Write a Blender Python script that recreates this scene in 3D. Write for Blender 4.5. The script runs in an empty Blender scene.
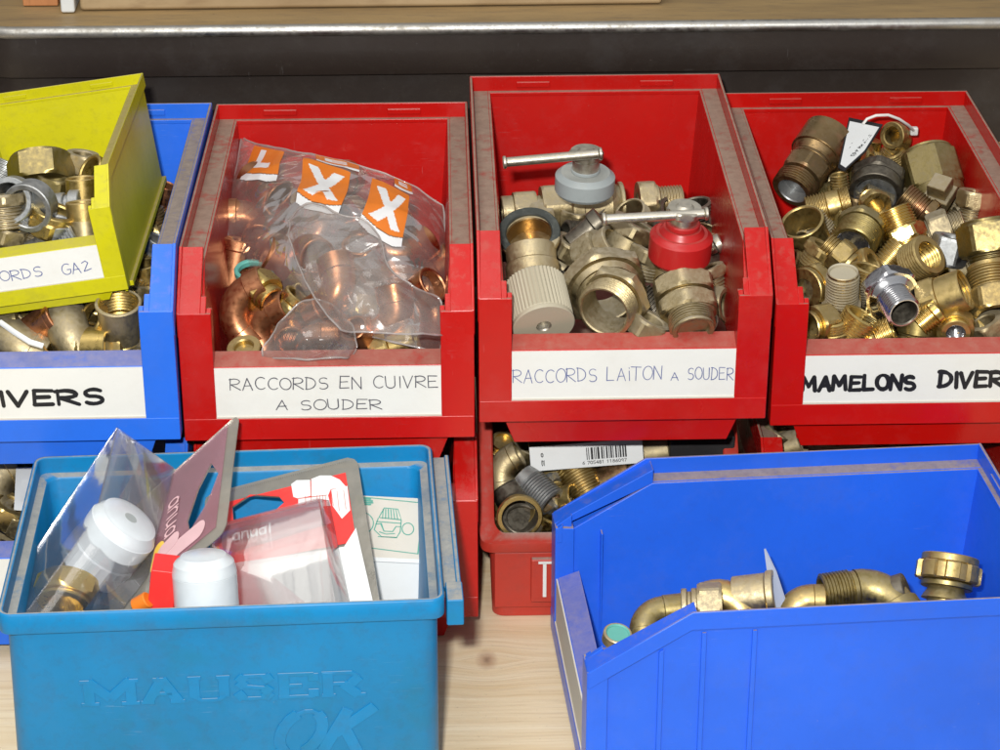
import bpy, math, random
from mathutils import Vector, Matrix, noise
random.seed(7)
PI = math.pi
SC = 0.001            # everything below is written in millimetres
Z0 = 223.0            # height of the working datum above the table
scene = bpy.context.scene
col = scene.collection

# ------------------------------------------------------------------ camera
CP = Vector((60.788, -1316.001, 455.011)); F_PX = 2311.17
def cam_axes():
    p, yw, r = math.radians(25.90915), math.radians(-1.45480), math.radians(0.10861)
    fwd = Vector((0, math.cos(p), -math.sin(p))); dn = Vector((0, -math.sin(p), -math.cos(p))); rt = Vector((1, 0, 0))
    Z = Matrix.Rotation(yw, 3, 'Z'); rt, dn, fwd = Z @ rt, Z @ dn, Z @ fwd
    c, s = math.cos(r), math.sin(r)
    return c*rt + s*dn, -s*rt + c*dn, fwd
RT, DN, FW = cam_axes()
def ray(px, py): return FW + RT*((px-500)/F_PX) + DN*((py-375)/F_PX)
def atz(px, py, z): d = ray(px, py); return CP + d*((z-CP.z)/d.z)
def aty(px, py, y): d = ray(px, py); return CP + d*((y-CP.y)/d.y)
def wp(p): return Vector((p[0], p[1], p[2]+Z0))*SC
cam = bpy.data.cameras.new('camera'); co = bpy.data.objects.new('camera', cam); col.objects.link(co)
M = Matrix((RT, -DN, -FW)).transposed().to_4x4(); M.translation = wp(CP); co.matrix_world = M
cam.sensor_width = 36; cam.lens = F_PX/1000*36; cam.clip_start = .05; cam.clip_end = 50
scene.camera = co

# ------------------------------------------------------------------ materials
def nt(name):
    m = bpy.data.materials.new(name); m.use_nodes = True
    t = m.node_tree; t.nodes.clear()
    out = t.nodes.new('ShaderNodeOutputMaterial'); return m, t, out
def N(t, k, **kw):
    n = t.nodes.new('ShaderNode'+k)
    for a, b in kw.items():
        if hasattr(n, a) and a not in n.inputs: setattr(n, a, b)
        else: n.inputs[a].default_value = b
    return n
def L(t, a, b): t.links.new(a, b)
def ramp(t, fac, p0, p1, c0=(0,0,0,1), c1=(1,1,1,1)):
    r = t.nodes.new('ShaderNodeValToRGB'); e = r.color_ramp.elements
    e[0].position = p0; e[1].position = p1; e[0].color = c0; e[1].color = c1; L(t, fac, r.inputs[0]); return r.outputs[0]
def mixc(t, fac, a, b):
    m = t.nodes.new('ShaderNodeMix'); m.data_type = 'RGBA'
    for i, v in ((0, fac), (6, a), (7, b)):
        if hasattr(v, 'is_linked'): L(t, v, m.inputs[i])
        elif i == 0: m.inputs[0].default_value = v
        else: m.inputs[i].default_value = (*v, 1) if len(v) == 3 else v
    return m.outputs[2]
def mathn(t, op, a, b=None, clamp=False):
    m = t.nodes.new('ShaderNodeMath'); m.operation = op; m.use_clamp = clamp
    for i, v in ((0, a), (1, b)):
        if v is None: continue
        if hasattr(v, 'is_linked'): L(t, v, m.inputs[i])
        else: m.inputs[i].default_value = v
    return m.outputs[0]
def coords(t, scale=(1, 1, 1)):
    tc = t.nodes.new('ShaderNodeTexCoord'); mp = t.nodes.new('ShaderNodeMapping')
    oi = t.nodes.new('ShaderNodeObjectInfo')
    off = t.nodes.new('ShaderNodeVectorMath'); off.operation = 'SCALE'
    cv = t.nodes.new('ShaderNodeCombineXYZ'); cv.inputs[0].default_value = 1; cv.inputs[1].default_value = .7; cv.inputs[2].default_value = 1.3
    L(t, cv.outputs[0], off.inputs[0]); L(t, oi.outputs['Random'], off.inputs['Scale'])
    ad = t.nodes.new('ShaderNodeVectorMath'); ad.operation = 'ADD'
    L(t, tc.outputs['Object'], ad.inputs[0]); L(t, off.outputs[0], ad.inputs[1])
    mp.inputs['Scale'].default_value = scale; L(t, ad.outputs[0], mp.inputs[0]); return mp.outputs[0], oi.outputs['Random']
def noi(t, vec, scale, detail=4, rough=.55):
    n = N(t, 'TexNoise'); n.inputs['Scale'].default_value = scale; n.inputs['Detail'].default_value = detail
    n.inputs['Roughness'].default_value = rough; L(t, vec, n.inputs['Vector']); return n.outputs[0]
def bump(t, h, dist, strength=1):
    b = t.nodes.new('ShaderNodeBump'); b.inputs['Distance'].default_value = dist; b.inputs['Strength'].default_value = strength
    L(t, h, b.inputs['Height']); return b.outputs[0]
def upmask(t, lo=.55, hi=.95):
    g = t.nodes.new('ShaderNodeNewGeometry'); s = t.nodes.new('ShaderNodeSeparateXYZ'); L(t, g.outputs['Normal'], s.inputs[0])
    return ramp(t, s.outputs[2], lo, hi)

def plastic(name, c, rough=.32, dust=.8, grime=.15, dustcol=(.27, .215, .165), bumpd=.00012, blotch=None, spec=.5):
    m, t, out = nt(name); v, rnd = coords(t)
    n1 = noi(t, v, 14, 5); n2 = noi(t, v, 160, 5, .7); n3 = noi(t, v, 600, 3, .7)
    dark = tuple(x*.62 for x in c)
    base = mixc(t, ramp(t, n1, .35, .75), c, tuple(x*.84 for x in c)); base = mixc(t, mathn(t, 'MULTIPLY', rnd, .25), base, tuple(x*.72+.012 for x in c))
    base = mixc(t, mathn(t, 'MULTIPLY', ramp(t, noi(t, v, 22, 6, .75), .50, .72), .22), base, tuple(x*.75+.07 for x in c))
    if blotch: base = mixc(t, mathn(t, 'MULTIPLY', ramp(t, noi(t, v, 30, 6, .65), .52, .75), .55), base, blotch)
    g = mathn(t, 'MULTIPLY', ramp(t, n2, .5, .8), grime)
    base = mixc(t, g, base, (c[0]*.35+.03, c[1]*.35+.025, c[2]*.35+.02))
    # pale dust specks over everything
    sp = mathn(t, 'MULTIPLY', ramp(t, n3, .70, .8), .25)
    base = mixc(t, sp, base, (.5, .42, .36))
    up = upmask(t, .90, .985)
    d = mathn(t, 'MULTIPLY', up, mathn(t, 'MULTIPLY', ramp(t, mathn(t, 'ADD', mathn(t, 'MULTIPLY', n2, .6), mathn(t, 'MULTIPLY', noi(t, v, 35, 4), .5)), .36, .50, (.5, .5, .5, 1)), dust))
    slp = mathn(t, 'MULTIPLY', mathn(t, 'SUBTRACT', upmask(t, .55, .75), up, True), mathn(t, 'MULTIPLY', ramp(t, n2, .5, .66), .13))
    d = mathn(t, 'ADD', d, slp, True)
    dc = mixc(t, ramp(t, mathn(t, 'ADD', mathn(t, 'MULTIPLY', n3, .25), mathn(t, 'MULTIPLY', n2, .75)), .34, .68), tuple(x*.9 for x in dustcol), tuple(min(1, x*1.4) for x in dustcol))
    base2 = mixc(t, d, base, dc)
    # fine scratches
    vs, _ = coords(t, (1, 1, 14)); sc = ramp(t, noi(t, vs, 90, 2), .66, .70)
    vq, _ = coords(t, (14, 1, 1.5)); s2 = ramp(t, noi(t, vq, 40, 2, .5), .735, .75)
    scm = mathn(t, 'MULTIPLY', mathn(t, 'ADD', mathn(t, 'MULTIPLY', sc, ramp(t, noi(t, v, 13, 2), .58, .66)), mathn(t, 'MULTIPLY', s2, ramp(t, noi(t, v, 9, 2), .5, .58)), True), .13)
    base2 = mixc(t, scm, base2, tuple(min(1, x*.6+.28) for x in c))
    sm = mathn(t, 'MULTIPLY', ramp(t, noi(t, v, 11, 6, .7), .55, .75), min(.6, grime*1.6)); base2 = mixc(t, sm, base2, tuple(x*.45+.012 for x in c))
    p = N(t, 'BsdfPrincipled'); L(t, base2, p.inputs['Base Color'])
    r = mathn(t, 'ADD', mathn(t, 'MULTIPLY', n1, .18), rough-.08)
    r = mathn(t, 'ADD', r, mathn(t, 'MULTIPLY', d, .45), True); L(t, r, p.inputs['Roughness'])
    p.inputs['Specular IOR Level'].default_value = spec
    h = mathn(t, 'ADD', mathn(t, 'MULTIPLY', n2, .5), mathn(t, 'ADD', mathn(t, 'MULTIPLY', n1, 4), mathn(t, 'MULTIPLY', sc, .03)))
    L(t, bump(t, h, bumpd), p.inputs['Normal']); L(t, p.outputs[0], out.inputs[0]); return m

def metal(name, c, c2, rough=.3, patina=.5, pat=(.07, .05, .03), dust=.25, bumpd=.00006, pink=0):
    m, t, out = nt(name); v, rnd = coords(t)
    n1 = noi(t, v, 45, 5, .6); n2 = noi(t, v, 330, 5, .7); n0 = noi(t, v, 18, 3)
    base = mixc(t, ramp(t, n1, .3, .7), c, c2)
    base = mixc(t, mathn(t, 'MULTIPLY', rnd, .35), base, tuple(x*.6 for x in c2))
    pm = mathn(t, 'MULTIPLY', ramp(t, mathn(t, 'ADD', mathn(t, 'MULTIPLY', n0, .6), mathn(t, 'MULTIPLY', n2, .5)), .48, .68), patina)
    base = mixc(t, pm, base, pat)
    if pink: base = mixc(t, mathn(t, 'MULTIPLY', ramp(t, noi(t, v, 60, 4), .52, .66), pink), base, (.62, .27, .16))
    up = upmask(t, -.1, .9)
    d = mathn(t, 'MULTIPLY', mathn(t, 'MULTIPLY', up, ramp(t, n2, .3, .7, (.35, .35, .35, 1))), dust)
    base = mixc(t, d, base, (.36, .32, .25))
    p = N(t, 'BsdfPrincipled'); L(t, base, p.inputs['Base Color'])
    L(t, mathn(t, 'SUBTRACT', 1.0, mathn(t, 'ADD', d, mathn(t, 'MULTIPLY', pm, .35), True)), p.inputs['Metallic'])
    r = mathn(t, 'ADD', mathn(t, 'ADD', mathn(t, 'MULTIPLY', n2, .22), rough-.1), mathn(t, 'MULTIPLY', mathn(t, 'ADD', d, pm), .35), True)
    L(t, r, p.inputs['Roughness'])
    L(t, bump(t, mathn(t, 'ADD', mathn(t, 'MULTIPLY', n1, 1.5), n2), bumpd), p.inputs['Normal']); L(t, p.outputs[0], out.inputs[0]); return m

def paper(name, c, rough=.55, stain=.3, sc=25, stc=(.45, .38, .28)):
    m, t, out = nt(name); v, _ = coords(t)
    b = mixc(t, mathn(t, 'MULTIPLY', ramp(t, noi(t, v, sc, 6, .65), .48, .8), stain), c, stc)
    b = mixc(t, mathn(t, 'MULTIPLY', ramp(t, noi(t, v, 500, 3, .7), .66, .75), .25*min(1, stain*3)), b, tuple(x*.5 for x in c))
    p = N(t, 'BsdfPrincipled'); L(t, b, p.inputs['Base Color']); p.inputs['Roughness'].default_value = rough
    L(t, bump(t, noi(t, v, 60, 4), .0003), p.inputs['Normal']); L(t, p.outputs[0], out.inputs[0]); return m
def flat(name, c, rough=.5, metallic=0):
    m, t, out = nt(name); v, _ = coords(t)
    b = mixc(t, noi(t, v, 120, 3), c, tuple(x*.8 for x in c))
    p = N(t, 'BsdfPrincipled'); L(t, b, p.inputs['Base Color']); p.inputs['Roughness'].default_value = rough; p.inputs['Metallic'].default_value = metallic
    L(t, p.outputs[0], out.inputs[0]); return m
def film(name, tint=(.9, .88, .87), haze=.22, hazec=(.75, .72, .7), rough=.12, crinkle=.0006, hs=60, facing=.75, dirt=.12, crease=False, fres=.6):
    """thin clear plastic: see-through, glossy, a little milky, milkier where seen edge-on"""
    m, t, out = nt(name); v, _ = coords(t)
    tr = N(t, 'BsdfTransparent'); tr.inputs[0].default_value = (*tint, 1)
    di = N(t, 'BsdfDiffuse'); tl = N(t, 'BsdfTranslucent'); hc = mixc(t, noi(t, v, 90, 4), hazec, tuple(x*.7 for x in hazec))
    L(t, hc, di.inputs[0]); L(t, hc, tl.inputs[0])
    ms = N(t, 'MixShader'); ms.inputs[0].default_value = .3; L(t, di.outputs[0], ms.inputs[1]); L(t, tl.outputs[0], ms.inputs[2])
    gl = N(t, 'BsdfGlossy'); gl.inputs['Roughness'].default_value = rough; gl.inputs[0].default_value = (1, 1, 1, 1)
    h = mathn(t, 'ADD', noi(t, v, hs, 3, .5), mathn(t, 'MULTIPLY', noi(t, v, hs*5, 3), .15))
    if crease:      # sharp folds
        wv = t.nodes.new('ShaderNodeVectorMath'); wv.operation = 'MULTIPLY_ADD'; nn = N(t, 'TexNoise'); nn.inputs['Scale'].default_value = 25; L(t, v, nn.inputs['Vector'])
        L(t, nn.outputs['Color'], wv.inputs[0]); wv.inputs[1].default_value = (.03, .03, .03); L(t, v, wv.inputs[2])
        for sc_, am in ((20, 2.2), (48, .5)):
            vo = t.nodes.new('ShaderNodeTexVoronoi'); vo.feature = 'DISTANCE_TO_EDGE'; vo.inputs['Scale'].default_value = sc_; L(t, wv.outputs[0], vo.inputs['Vector'])
            h = mathn(t, 'ADD', h, mathn(t, 'MULTIPLY', ramp(t, vo.outputs['Distance'], 0, .22, (1, 1, 1, 1), (0, 0, 0, 1)), am))
    b = bump(t, h, crinkle); L(t, b, gl.inputs['Normal'])
    lw = N(t, 'LayerWeight'); lw.inputs[0].default_value = .35
    f1 = mathn(t, 'ADD', mathn(t, 'MULTIPLY', lw.outputs['Facing'], facing*.55), mathn(t, 'ADD', haze*.55, mathn(t, 'MULTIPLY', ramp(t, noi(t, v, 40, 5), .4, .75), dirt)), True)
    m1 = N(t, 'MixShader'); L(t, f1, m1.inputs[0]); L(t, tr.outputs[0], m1.inputs[1]); L(t, ms.outputs[0], m1.inputs[2])
    f2 = mathn(t, 'ADD', mathn(t, 'MULTIPLY', lw.outputs['Fresnel'], fres), .05, True)
    m2 = N(t, 'MixShader'); L(t, f2, m2.inputs[0]); L(t, m1.outputs[0], m2.inputs[1]); L(t, gl.outputs[0], m2.inputs[2])
    L(t, m2.outputs[0], out.inputs[0]); return m
def wood(name, c, c2, scale=(3, 40, 40), knot=None, rough=.6, cdark=None, spots=.3):
    m, t, out = nt(name); tc = t.nodes.new('ShaderNodeTexCoord'); mp = t.nodes.new('ShaderNodeMapping'); mp.inputs['Scale'].default_value = scale
    vec = tc.outputs['Object']
    dk = None
    if knot:
        d = t.nodes.new('ShaderNodeVectorMath'); d.operation = 'SUBTRACT'; L(t, vec, d.inputs[0]); d.inputs[1].default_value = knot
        sx = t.nodes.new('ShaderNodeVectorMath'); sx.operation = 'MULTIPLY'; L(t, d.outputs[0], sx.inputs[0]); sx.inputs[1].default_value = (1, .62, 0)
        wv = N(t, 'TexNoise'); wv.inputs['Scale'].default_value = 300; L(t, vec, wv.inputs['Vector'])
        ln = t.nodes.new('ShaderNodeVectorMath'); ln.operation = 'LENGTH'; L(t, sx.outputs[0], ln.inputs[0])
        dk = mathn(t, 'ADD', ln.outputs['Value'], mathn(t, 'MULTIPLY', wv.outputs[0], .0022))
        # grain flows round the knot
        sep = t.nodes.new('ShaderNodeSeparateXYZ'); L(t, d.outputs[0], sep.inputs[0])
        fall = mathn(t, 'POWER', 2.718, mathn(t, 'MULTIPLY', mathn(t, 'POWER', mathn(t, 'MULTIPLY', ln.outputs['Value'], 55), 2.), -1))
        cb = t.nodes.new('ShaderNodeCombineXYZ'); L(t, mathn(t, 'MULTIPLY', mathn(t, 'MULTIPLY', mathn(t, 'SIGN', sep.outputs[1]), fall), -.007), cb.inputs[1])
        a = t.nodes.new('ShaderNodeVectorMath'); a.operation = 'ADD'; L(t, vec, a.inputs[0]); L(t, cb.outputs[0], a.inputs[1]); L(t, a.outputs[0], mp.inputs[0])
    else: L(t, vec, mp.inputs[0])
    v = mp.outputs[0]
    g1 = noi(t, v, 2.2, 6, .6); g2 = noi(t, v, 9, 5, .65); n3 = noi(t, vec, 260, 4, .7)
    b = mixc(t, ramp(t, g1, .32, .68), c, c2)
    b = mixc(t, mathn(t, 'MULTIPLY', ramp(t, g2, .52, .7), .4), b, cdark or tuple(x*.7 for x in c2))
    b = mixc(t, mathn(t, 'MULTIPLY', ramp(t, n3, .64, .76), spots), b, tuple(x*.35 for x in c2))
    if knot:
        b = mixc(t, ramp(t, dk, .003, .0075, (.65, .65, .65, 1), (0, 0, 0, 1)), b, (.33, .17, .10))
        b = mixc(t, ramp(t, dk, .0015, .0035, (.7, .7, .7, 1), (0, 0, 0, 1)), b, (.10, .05, .03))
    p = N(t, 'BsdfPrincipled'); L(t, b, p.inputs['Base Color']); p.inputs['Roughness'].default_value = rough
    L(t, bump(t, mathn(t, 'ADD', g2, mathn(t, 'MULTIPLY', n3, .4)), .0002), p.inputs['Normal']); L(t, p.outputs[0], out.inputs[0]); return m

MT = dict(
 red=plastic('red_plastic', (.50, .005, .003), rough=.26, spec=.4, dust=.95, grime=.12, dustcol=(.25, .185, .14)),
 oldred=plastic('faded_red_plastic', (.48, .035, .02), rough=.45, dust=.9, grime=.35, dustcol=(.33, .25, .21)),
 blue=plastic('blue_plastic', (.022, .16, .80), spec=.35, dust=.95, grime=.10),
 bigblue=plastic('deep_blue_plastic', (.018, .125, .76), spec=.3, rough=.3, dust=.9, grime=.14),
 yellow=plastic('yellow_plastic', (.58, .54, .003), dust=.85, grime=.3, dustcol=(.28, .22, .10)),
 teal=plastic('teal_plastic', (.005, .20, .46), spec=.3, rough=.4, dust=.85, grime=.4, blotch=(.008, .15, .25), dustcol=(.30, .28, .23)),
 brass=metal('brass', (.72, .54, .21), (.56, .40, .13), .30, .5, (.13, .085, .03), dust=.3),
 bright=metal('bright_brass', (.84, .63, .23), (.70, .50, .15), .26, .3, (.2, .13, .05), dust=.15),
 dull=metal('dusty_brass', (.54, .44, .25), (.42, .33, .16), .38, .5, (.16, .13, .08), dust=.8),
 cast=metal('cast_brass', (.62, .51, .29), (.50, .39, .19), .36, .4, (.16, .13, .08), dust=.65, bumpd=.0002),
 olive=metal('tarnished_brass', (.46, .36, .13), (.34, .26, .08), .3, .5, (.06, .05, .02), dust=.38),
 bronze=metal('dark_bronze', (.46, .32, .14), (.30, .19, .08), .3, .6, (.04, .03, .02), dust=.15, pink=.35),
 copper=metal('copper', (.74, .34, .17), (.52, .21, .09), .27, .45, (.14, .05, .025), dust=.1),
 zinc=metal('zinc', (.60, .62, .62), (.45, .47, .48), .35, .5, (.16, .16, .16), dust=.3),
 chrome=metal('chrome', (.85, .85, .86), (.75, .75, .77), .12, .15, dust=.05),
 dark=metal('blackened_metal', (.20, .18, .14), (.12, .10, .08), .35, .6, (.03, .03, .02), dust=.35),
 steel=metal('steel', (.74, .71, .62), (.62, .58, .48), .33, .4, (.2, .16, .1), dust=.4),
 label=paper('label_card', (.72, .72, .68), .5, .2),
 white=flat('white_plastic', (.66, .71, .74), .28),
 whitecard=paper('white_card', (.70, .72, .72), .4, .14),
 redcard=paper('red_card', (.78, .035, .03), .4, .1),
 greycard=paper('grey_card', (.60, .57, .50), .7, .3),
 greyplastic=plastic('grey_plastic', (.36, .40, .40), rough=.4, dust=.35, grime=.2, dustcol=(.4, .37, .3)),
 redcap=plastic('glossy_red_plastic', (.48, .012, .012), rough=.36, dust=.15, grime=.1),
 cream=paper('cream_plastic', (.42, .38, .28), .55, .6),
 green=flat('turquoise_sealant', (.12, .42, .36), .6),
 inkbk=flat('black_ink', (.012, .012, .014), .45), inkgr=flat('grey_ink', (.10, .10, .12), .5), inkbl=flat('blue_ink', (.10, .13, .32), .5),
 inkgn=flat('green_ink', (.10, .38, .30), .6), inkrd=flat('red_ink', (.5, .08, .05), .5),
 orange=flat('orange_ink', (.80, .21, .02), .35), whiteink=flat('white_ink', (.85, .85, .85), .35), pinkink=flat('pale_pink_ink', (.62, .40, .42), .5), yellowink=flat('yellow_ink', (.75, .5, .08), .5),
 rubber=plastic('black_rubber', (.03, .035, .03), rough=.5, dust=.4, grime=.2, dustcol=(.25, .28, .24)),
 black=plastic('black_plastic', (.018, .017, .018), rough=.4, dust=.3, grime=.2),
 bag=film('bag_film', tint=(.985, .975, .97), haze=.27, hazec=(1., .88, .80), crinkle=.0012, hs=22, facing=.22, dirt=.2, rough=.12, fres=.35, crease=True),
 seam=film('bag_seam', haze=.55, hazec=(.95, .88, .84), crinkle=.0004, facing=.3, dirt=.2, rough=.12),
 bluecard=paper('bluish_card', (.30, .34, .45), .5, .3),
 blister=film('blister_plastic', (.985, .985, .99), haze=.0, hazec=(.85, .84, .86), rough=.07, crinkle=.0003, hs=25, facing=.13, dirt=.04),
 blisterpink=film('pink_blister_plastic', (.93, .82, .85), haze=.26, hazec=(.76, .32, .40), rough=.1, crinkle=.0003, hs=25, facing=.4, dirt=.15),
 flange=film('blister_flange', (.75, .73, .66), haze=.75, hazec=(.50, .47, .40), rough=.2, crinkle=.0004, facing=.4, dirt=.25),
 tie=flat('white_nylon', (.78, .76, .72), .35),
 apron=plastic('dark_enamel', (.026, .018, .014), rough=.36, dust=.35, grime=.4, dustcol=(.14, .12, .10), spec=.5),
 pine=wood('pine_table', (.80, .68, .48), (.68, .52, .31), (2.2, 50, 50), knot=tuple(atz(487, 660, -223)[i]*.001 if i < 2 else 0 for i in range(3)), cdark=(.46, .32, .19), spots=.55),
 trim=metal('bright_trim', (.66, .66, .64), (.5, .49, .46), .36, .5, (.2, .17, .12), dust=.25),
 bench=wood('bench_wood', (.40, .27, .12), (.28, .19, .09), (5, 30, 30), cdark=(.12, .10, .08), spots=.5),
 board=wood('board_wood', (.46, .34, .19), (.30, .20, .10), (5, 12, 12), cdark=(.25, .16, .08), spots=.4),
 orangewood=wood('orange_wood', (.52, .22, .08), (.42, .17, .06), (40, 8, 8)),
)

# ------------------------------------------------------------------ mesh helpers
class MB:
    def __init__(s): s.v = []; s.f = []; s.m = []
    def add(s, vs, fs, mi=0):
        o = len(s.v); s.v += [tuple(p) for p in vs]; s.f += [tuple(i+o for i in f) for f in fs]; s.m += [mi]*len(fs); return o
    def box(s, x0, x1, y0, y1, z0, z1, mi=0):
        s.add([(x, y, z) for z in (z0, z1) for y in (y0, y1) for x in (x0, x1)],
              [(0, 2, 3, 1), (4, 5, 7, 6), (0, 1, 5, 4), (2, 6, 7, 3), (0, 4, 6, 2), (1, 3, 7, 5)], mi)
    def prism(s, a, b, mi=0):
        """two matching loops of 3-D points -> closed solid"""
        n = len(a); s.add(list(a)+list(b), [tuple(range(n))[::-1], tuple(range(n, 2*n))]+[(i, (i+1) % n, n+(i+1) % n, n+i) for i in range(n)], mi)
    def slab(s, poly, xo, xi, mi=0):
        """(y,z) polygon swept between x = xo(z) and x = xi(z)"""
        fo = xo if callable(xo) else (lambda z: xo); fi = xi if callable(xi) else (lambda z: xi)
        s.prism([(fo(z), y, z) for y, z in poly], [(fi(z), y, z) for y, z in poly], mi)
    def loft(s, rings, close=True, mi=0, capa=False, capb=False, mis=None):
        n = len(rings[0]); vs = [p for r in rings for p in r]; k = len(rings); fs = []; ms = []
        for j in range(k if close else k-1):
            a = j*n; b = ((j+1) % k)*n
            for i in range(n):
                fs.append((a+i, a+(i+1) % n, b+(i+1) % n, b+i)); ms.append(mis[j] if mis else mi)
        if capa: fs.append(tuple(range(n))[::-1]); ms.append(mi)
        if capb: fs.append(tuple((k-1)*n+i for i in range(n))); ms.append(mi)
        o = len(s.v); s.v += [tuple(p) for p in vs]; s.f += [tuple(i+o for i in f) for f in fs]; s.m += ms
    def build(s, name, mats, parent=None, bevel=0, ang=32, org=(0, 0, 0), mw=None, solid=0, segs=2):
        me = bpy.data.meshes.new(name)
        me.from_pydata([((x-org[0])*SC, (y-org[1])*SC, (z-org[2])*SC) for x, y, z in s.v], [], s.f)
        for m in (mats if isinstance(mats, (list, tuple)) else [mats]): me.materials.append(MT[m])
        for p, i in zip(me.polygons, s.m): p.material_index = i
        me.update(); me.validate()
        import bmesh
        bm = bmesh.new(); bm.from_mesh(me); bmesh.ops.recalc_face_normals(bm, faces=bm.faces); bm.to_mesh(me); bm.free()
        me.polygons.foreach_set('use_smooth', [True]*len(me.polygons)); me.set_sharp_from_angle(angle=math.radians(ang))
        o = bpy.data.objects.new(name, me); col.objects.link(o)
        if parent: o.parent = parent
        if mw is not None: o.matrix_world = mw
        if bevel:
            b = o.modifiers.new('bevel', 'BEVEL'); b.width = bevel*SC; b.segments = segs; b.limit_method = 'ANGLE'; b.angle_limit = math.radians(35); b.harden_normals = True
        if solid:
            b = o.modifiers.new('solid', 'SOLIDIFY'); b.thickness = solid*SC; b.offset = 0
        return o
def tag(o, label=None, cat=None, group=None, kind=None):
    if label: o['label'] = label
    if cat: o['category'] = cat
    if group: o['group'] = group
    if kind: o['kind'] = kind
    return o
def empty(name, mw):
    o = bpy.data.objects.new(name, None); col.objects.link(o); o.empty_display_size = .01; o.matrix_world = mw; return o
def mat_at(p, zdir=(0, 0, 1), roll=0):
    q = Vector(zdir).normalized().to_track_quat('Z', 'Y').to_matrix().to_4x4() @ Matrix.Rotation(math.radians(roll), 4, 'Z')
    q.translation = wp(p); return q

# ------------------------------------------------------------------ stroke lettering
def arc(cx, cy, rx, ry, a0, a1, n=8):
    return [(cx+rx*math.cos(math.radians(a0+(a1-a0)*i/n)), cy+ry*math.sin(math.radians(a0+(a1-a0)*i/n))) for i in range(n+1)]
G = {
 'R': [[(0, 0), (.02, 1)], [(-.05, .93)]+arc(.25, .74, .36, .25, 90, -90)+[(.05, .48), (.65, 0)]],
 'A': [[(0, 0), (.3, 1), (.62, 0)], [(.1, .36), (.54, .38)]],
 'C': [arc(.38, .5, .36, .5, 50, 310, 12)],
 'O': [arc(.35, .5, .36, .5, 95, 455, 16)],
 'D': [[(.04, 1), (.04, 0)], [(-.04, .98)]+arc(.08, .49, .54, .48, 85, -90, 10)+[(0, .02)]],
 'S': [arc(.33, .74, .27, .25, 40, 240, 8)+arc(.32, .26, .29, .26, 75, -140, 9)],
 'E': [[(.6, .98), (.04, 1), (.02, .0), (.6, .02)], [(.04, .52), (.5, .54)]],
 'N': [[(0, 0), (.04, 1), (.58, 0), (.62, 1)]],
 'U': [[(0, 1), (.02, .35)]+arc(.31, .3, .29, .3, 190, 350, 8)+[(.6, 1)]],
 'I': [[(.1, 1), (.12, 0)]],
 'i': [[(.1, .75), (.12, 0)], [(.1, 1), (.12, .95)]],
 'V': [[(0, 1), (.28, 0), (.6, 1)]],
 'L': [[(.05, 1), (.02, 0), (.55, .02)]],
 'T': [[(.3, 1), (.28, 0)], [(-.08, 1), (.66, .97)]],
 'M': [[(0, 0), (.06, 1), (.38, .3), (.68, 1), (.76, 0)]],
 'G': [arc(.38, .5, .37, .5, 55, 320, 12)+[(.68, .45), (.42, .45)]],
 'Z': [[(.02, .9), (.3, 1), (.55, .88), (.45, .55), (.05, .05), (.3, .06), (.65, .02)]],
 'z': [[(.05, .85), (.35, 1), (.52, .8), (.08, .06), (.3, .1), (.66, .22)]],
 'n': [[(.0, 0), (.02, .75)], [(.02, .5), (.2, .74), (.4, .7), (.45, 0)]],
 'u': [[(.0, .72), (.02, .2), (.15, 0), (.38, .12), (.42, .72), (.44, 0)]],
 'a': [arc(.22, .36, .22, .36, 40, 400, 10), [(.42, .72), (.44, 0)]],
 'l': [[(.1, 1), (.12, 0)]], 'm': [[(0, 0), (.02, .72)], [(.02, .5), (.15, .72), (.28, .6), (.3, 0)], [(.3, .5), (.45, .72), (.56, .6), (.58, 0)]],
 'e': [[(.03, .4), (.44, .42)]+arc(.23, .37, .22, .36, 15, 300, 9)],
 'X': [[(0, 1), (.62, 0)], [(.6, 1), (.02, 0)]], 'K': [[(0, 0), (.04, 1)], [(.6, 1), (.06, .45), (.62, 0)]],
 '0': [arc(.3, .5, .28, .5, 90, 450, 12)], '1': [[(.1, .8), (.3, 1), (.3, 0)]], '2': [[(.03, .8)]+arc(.3, .75, .26, .25, 160, -30, 7)+[(.03, 0), (.6, 0)]],
 '3': [arc(.28, .75, .26, .25, 140, -80, 7)+arc(.28, .25, .28, .25, 80, -150, 8)], '4': [[(.45, 0), (.45, 1), (.02, .3), (.62, .3)]],
 '5': [[(.55, 1), (.1, 1), (.06, .55)]+arc(.28, .3, .28, .3, 110, -150, 9)], '7': [[(.02, 1), (.6, 1), (.2, 0)]], '8': [arc(.3, .75, .23, .25, 90, 450, 10), arc(.3, .25, .28, .25, 90, 450, 10)],
 '6': [[(.5, 1), (.15, .6)]+arc(.3, .28, .27, .28, 160, 520, 12)], '9': [arc(.3, .72, .26, .27, 0, 360, 12)+[(.45, 0)]], '-': [[(.1, .45), (.5, .45)]], '/': [[(.1, 0), (.45, 1)]],
}
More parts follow.
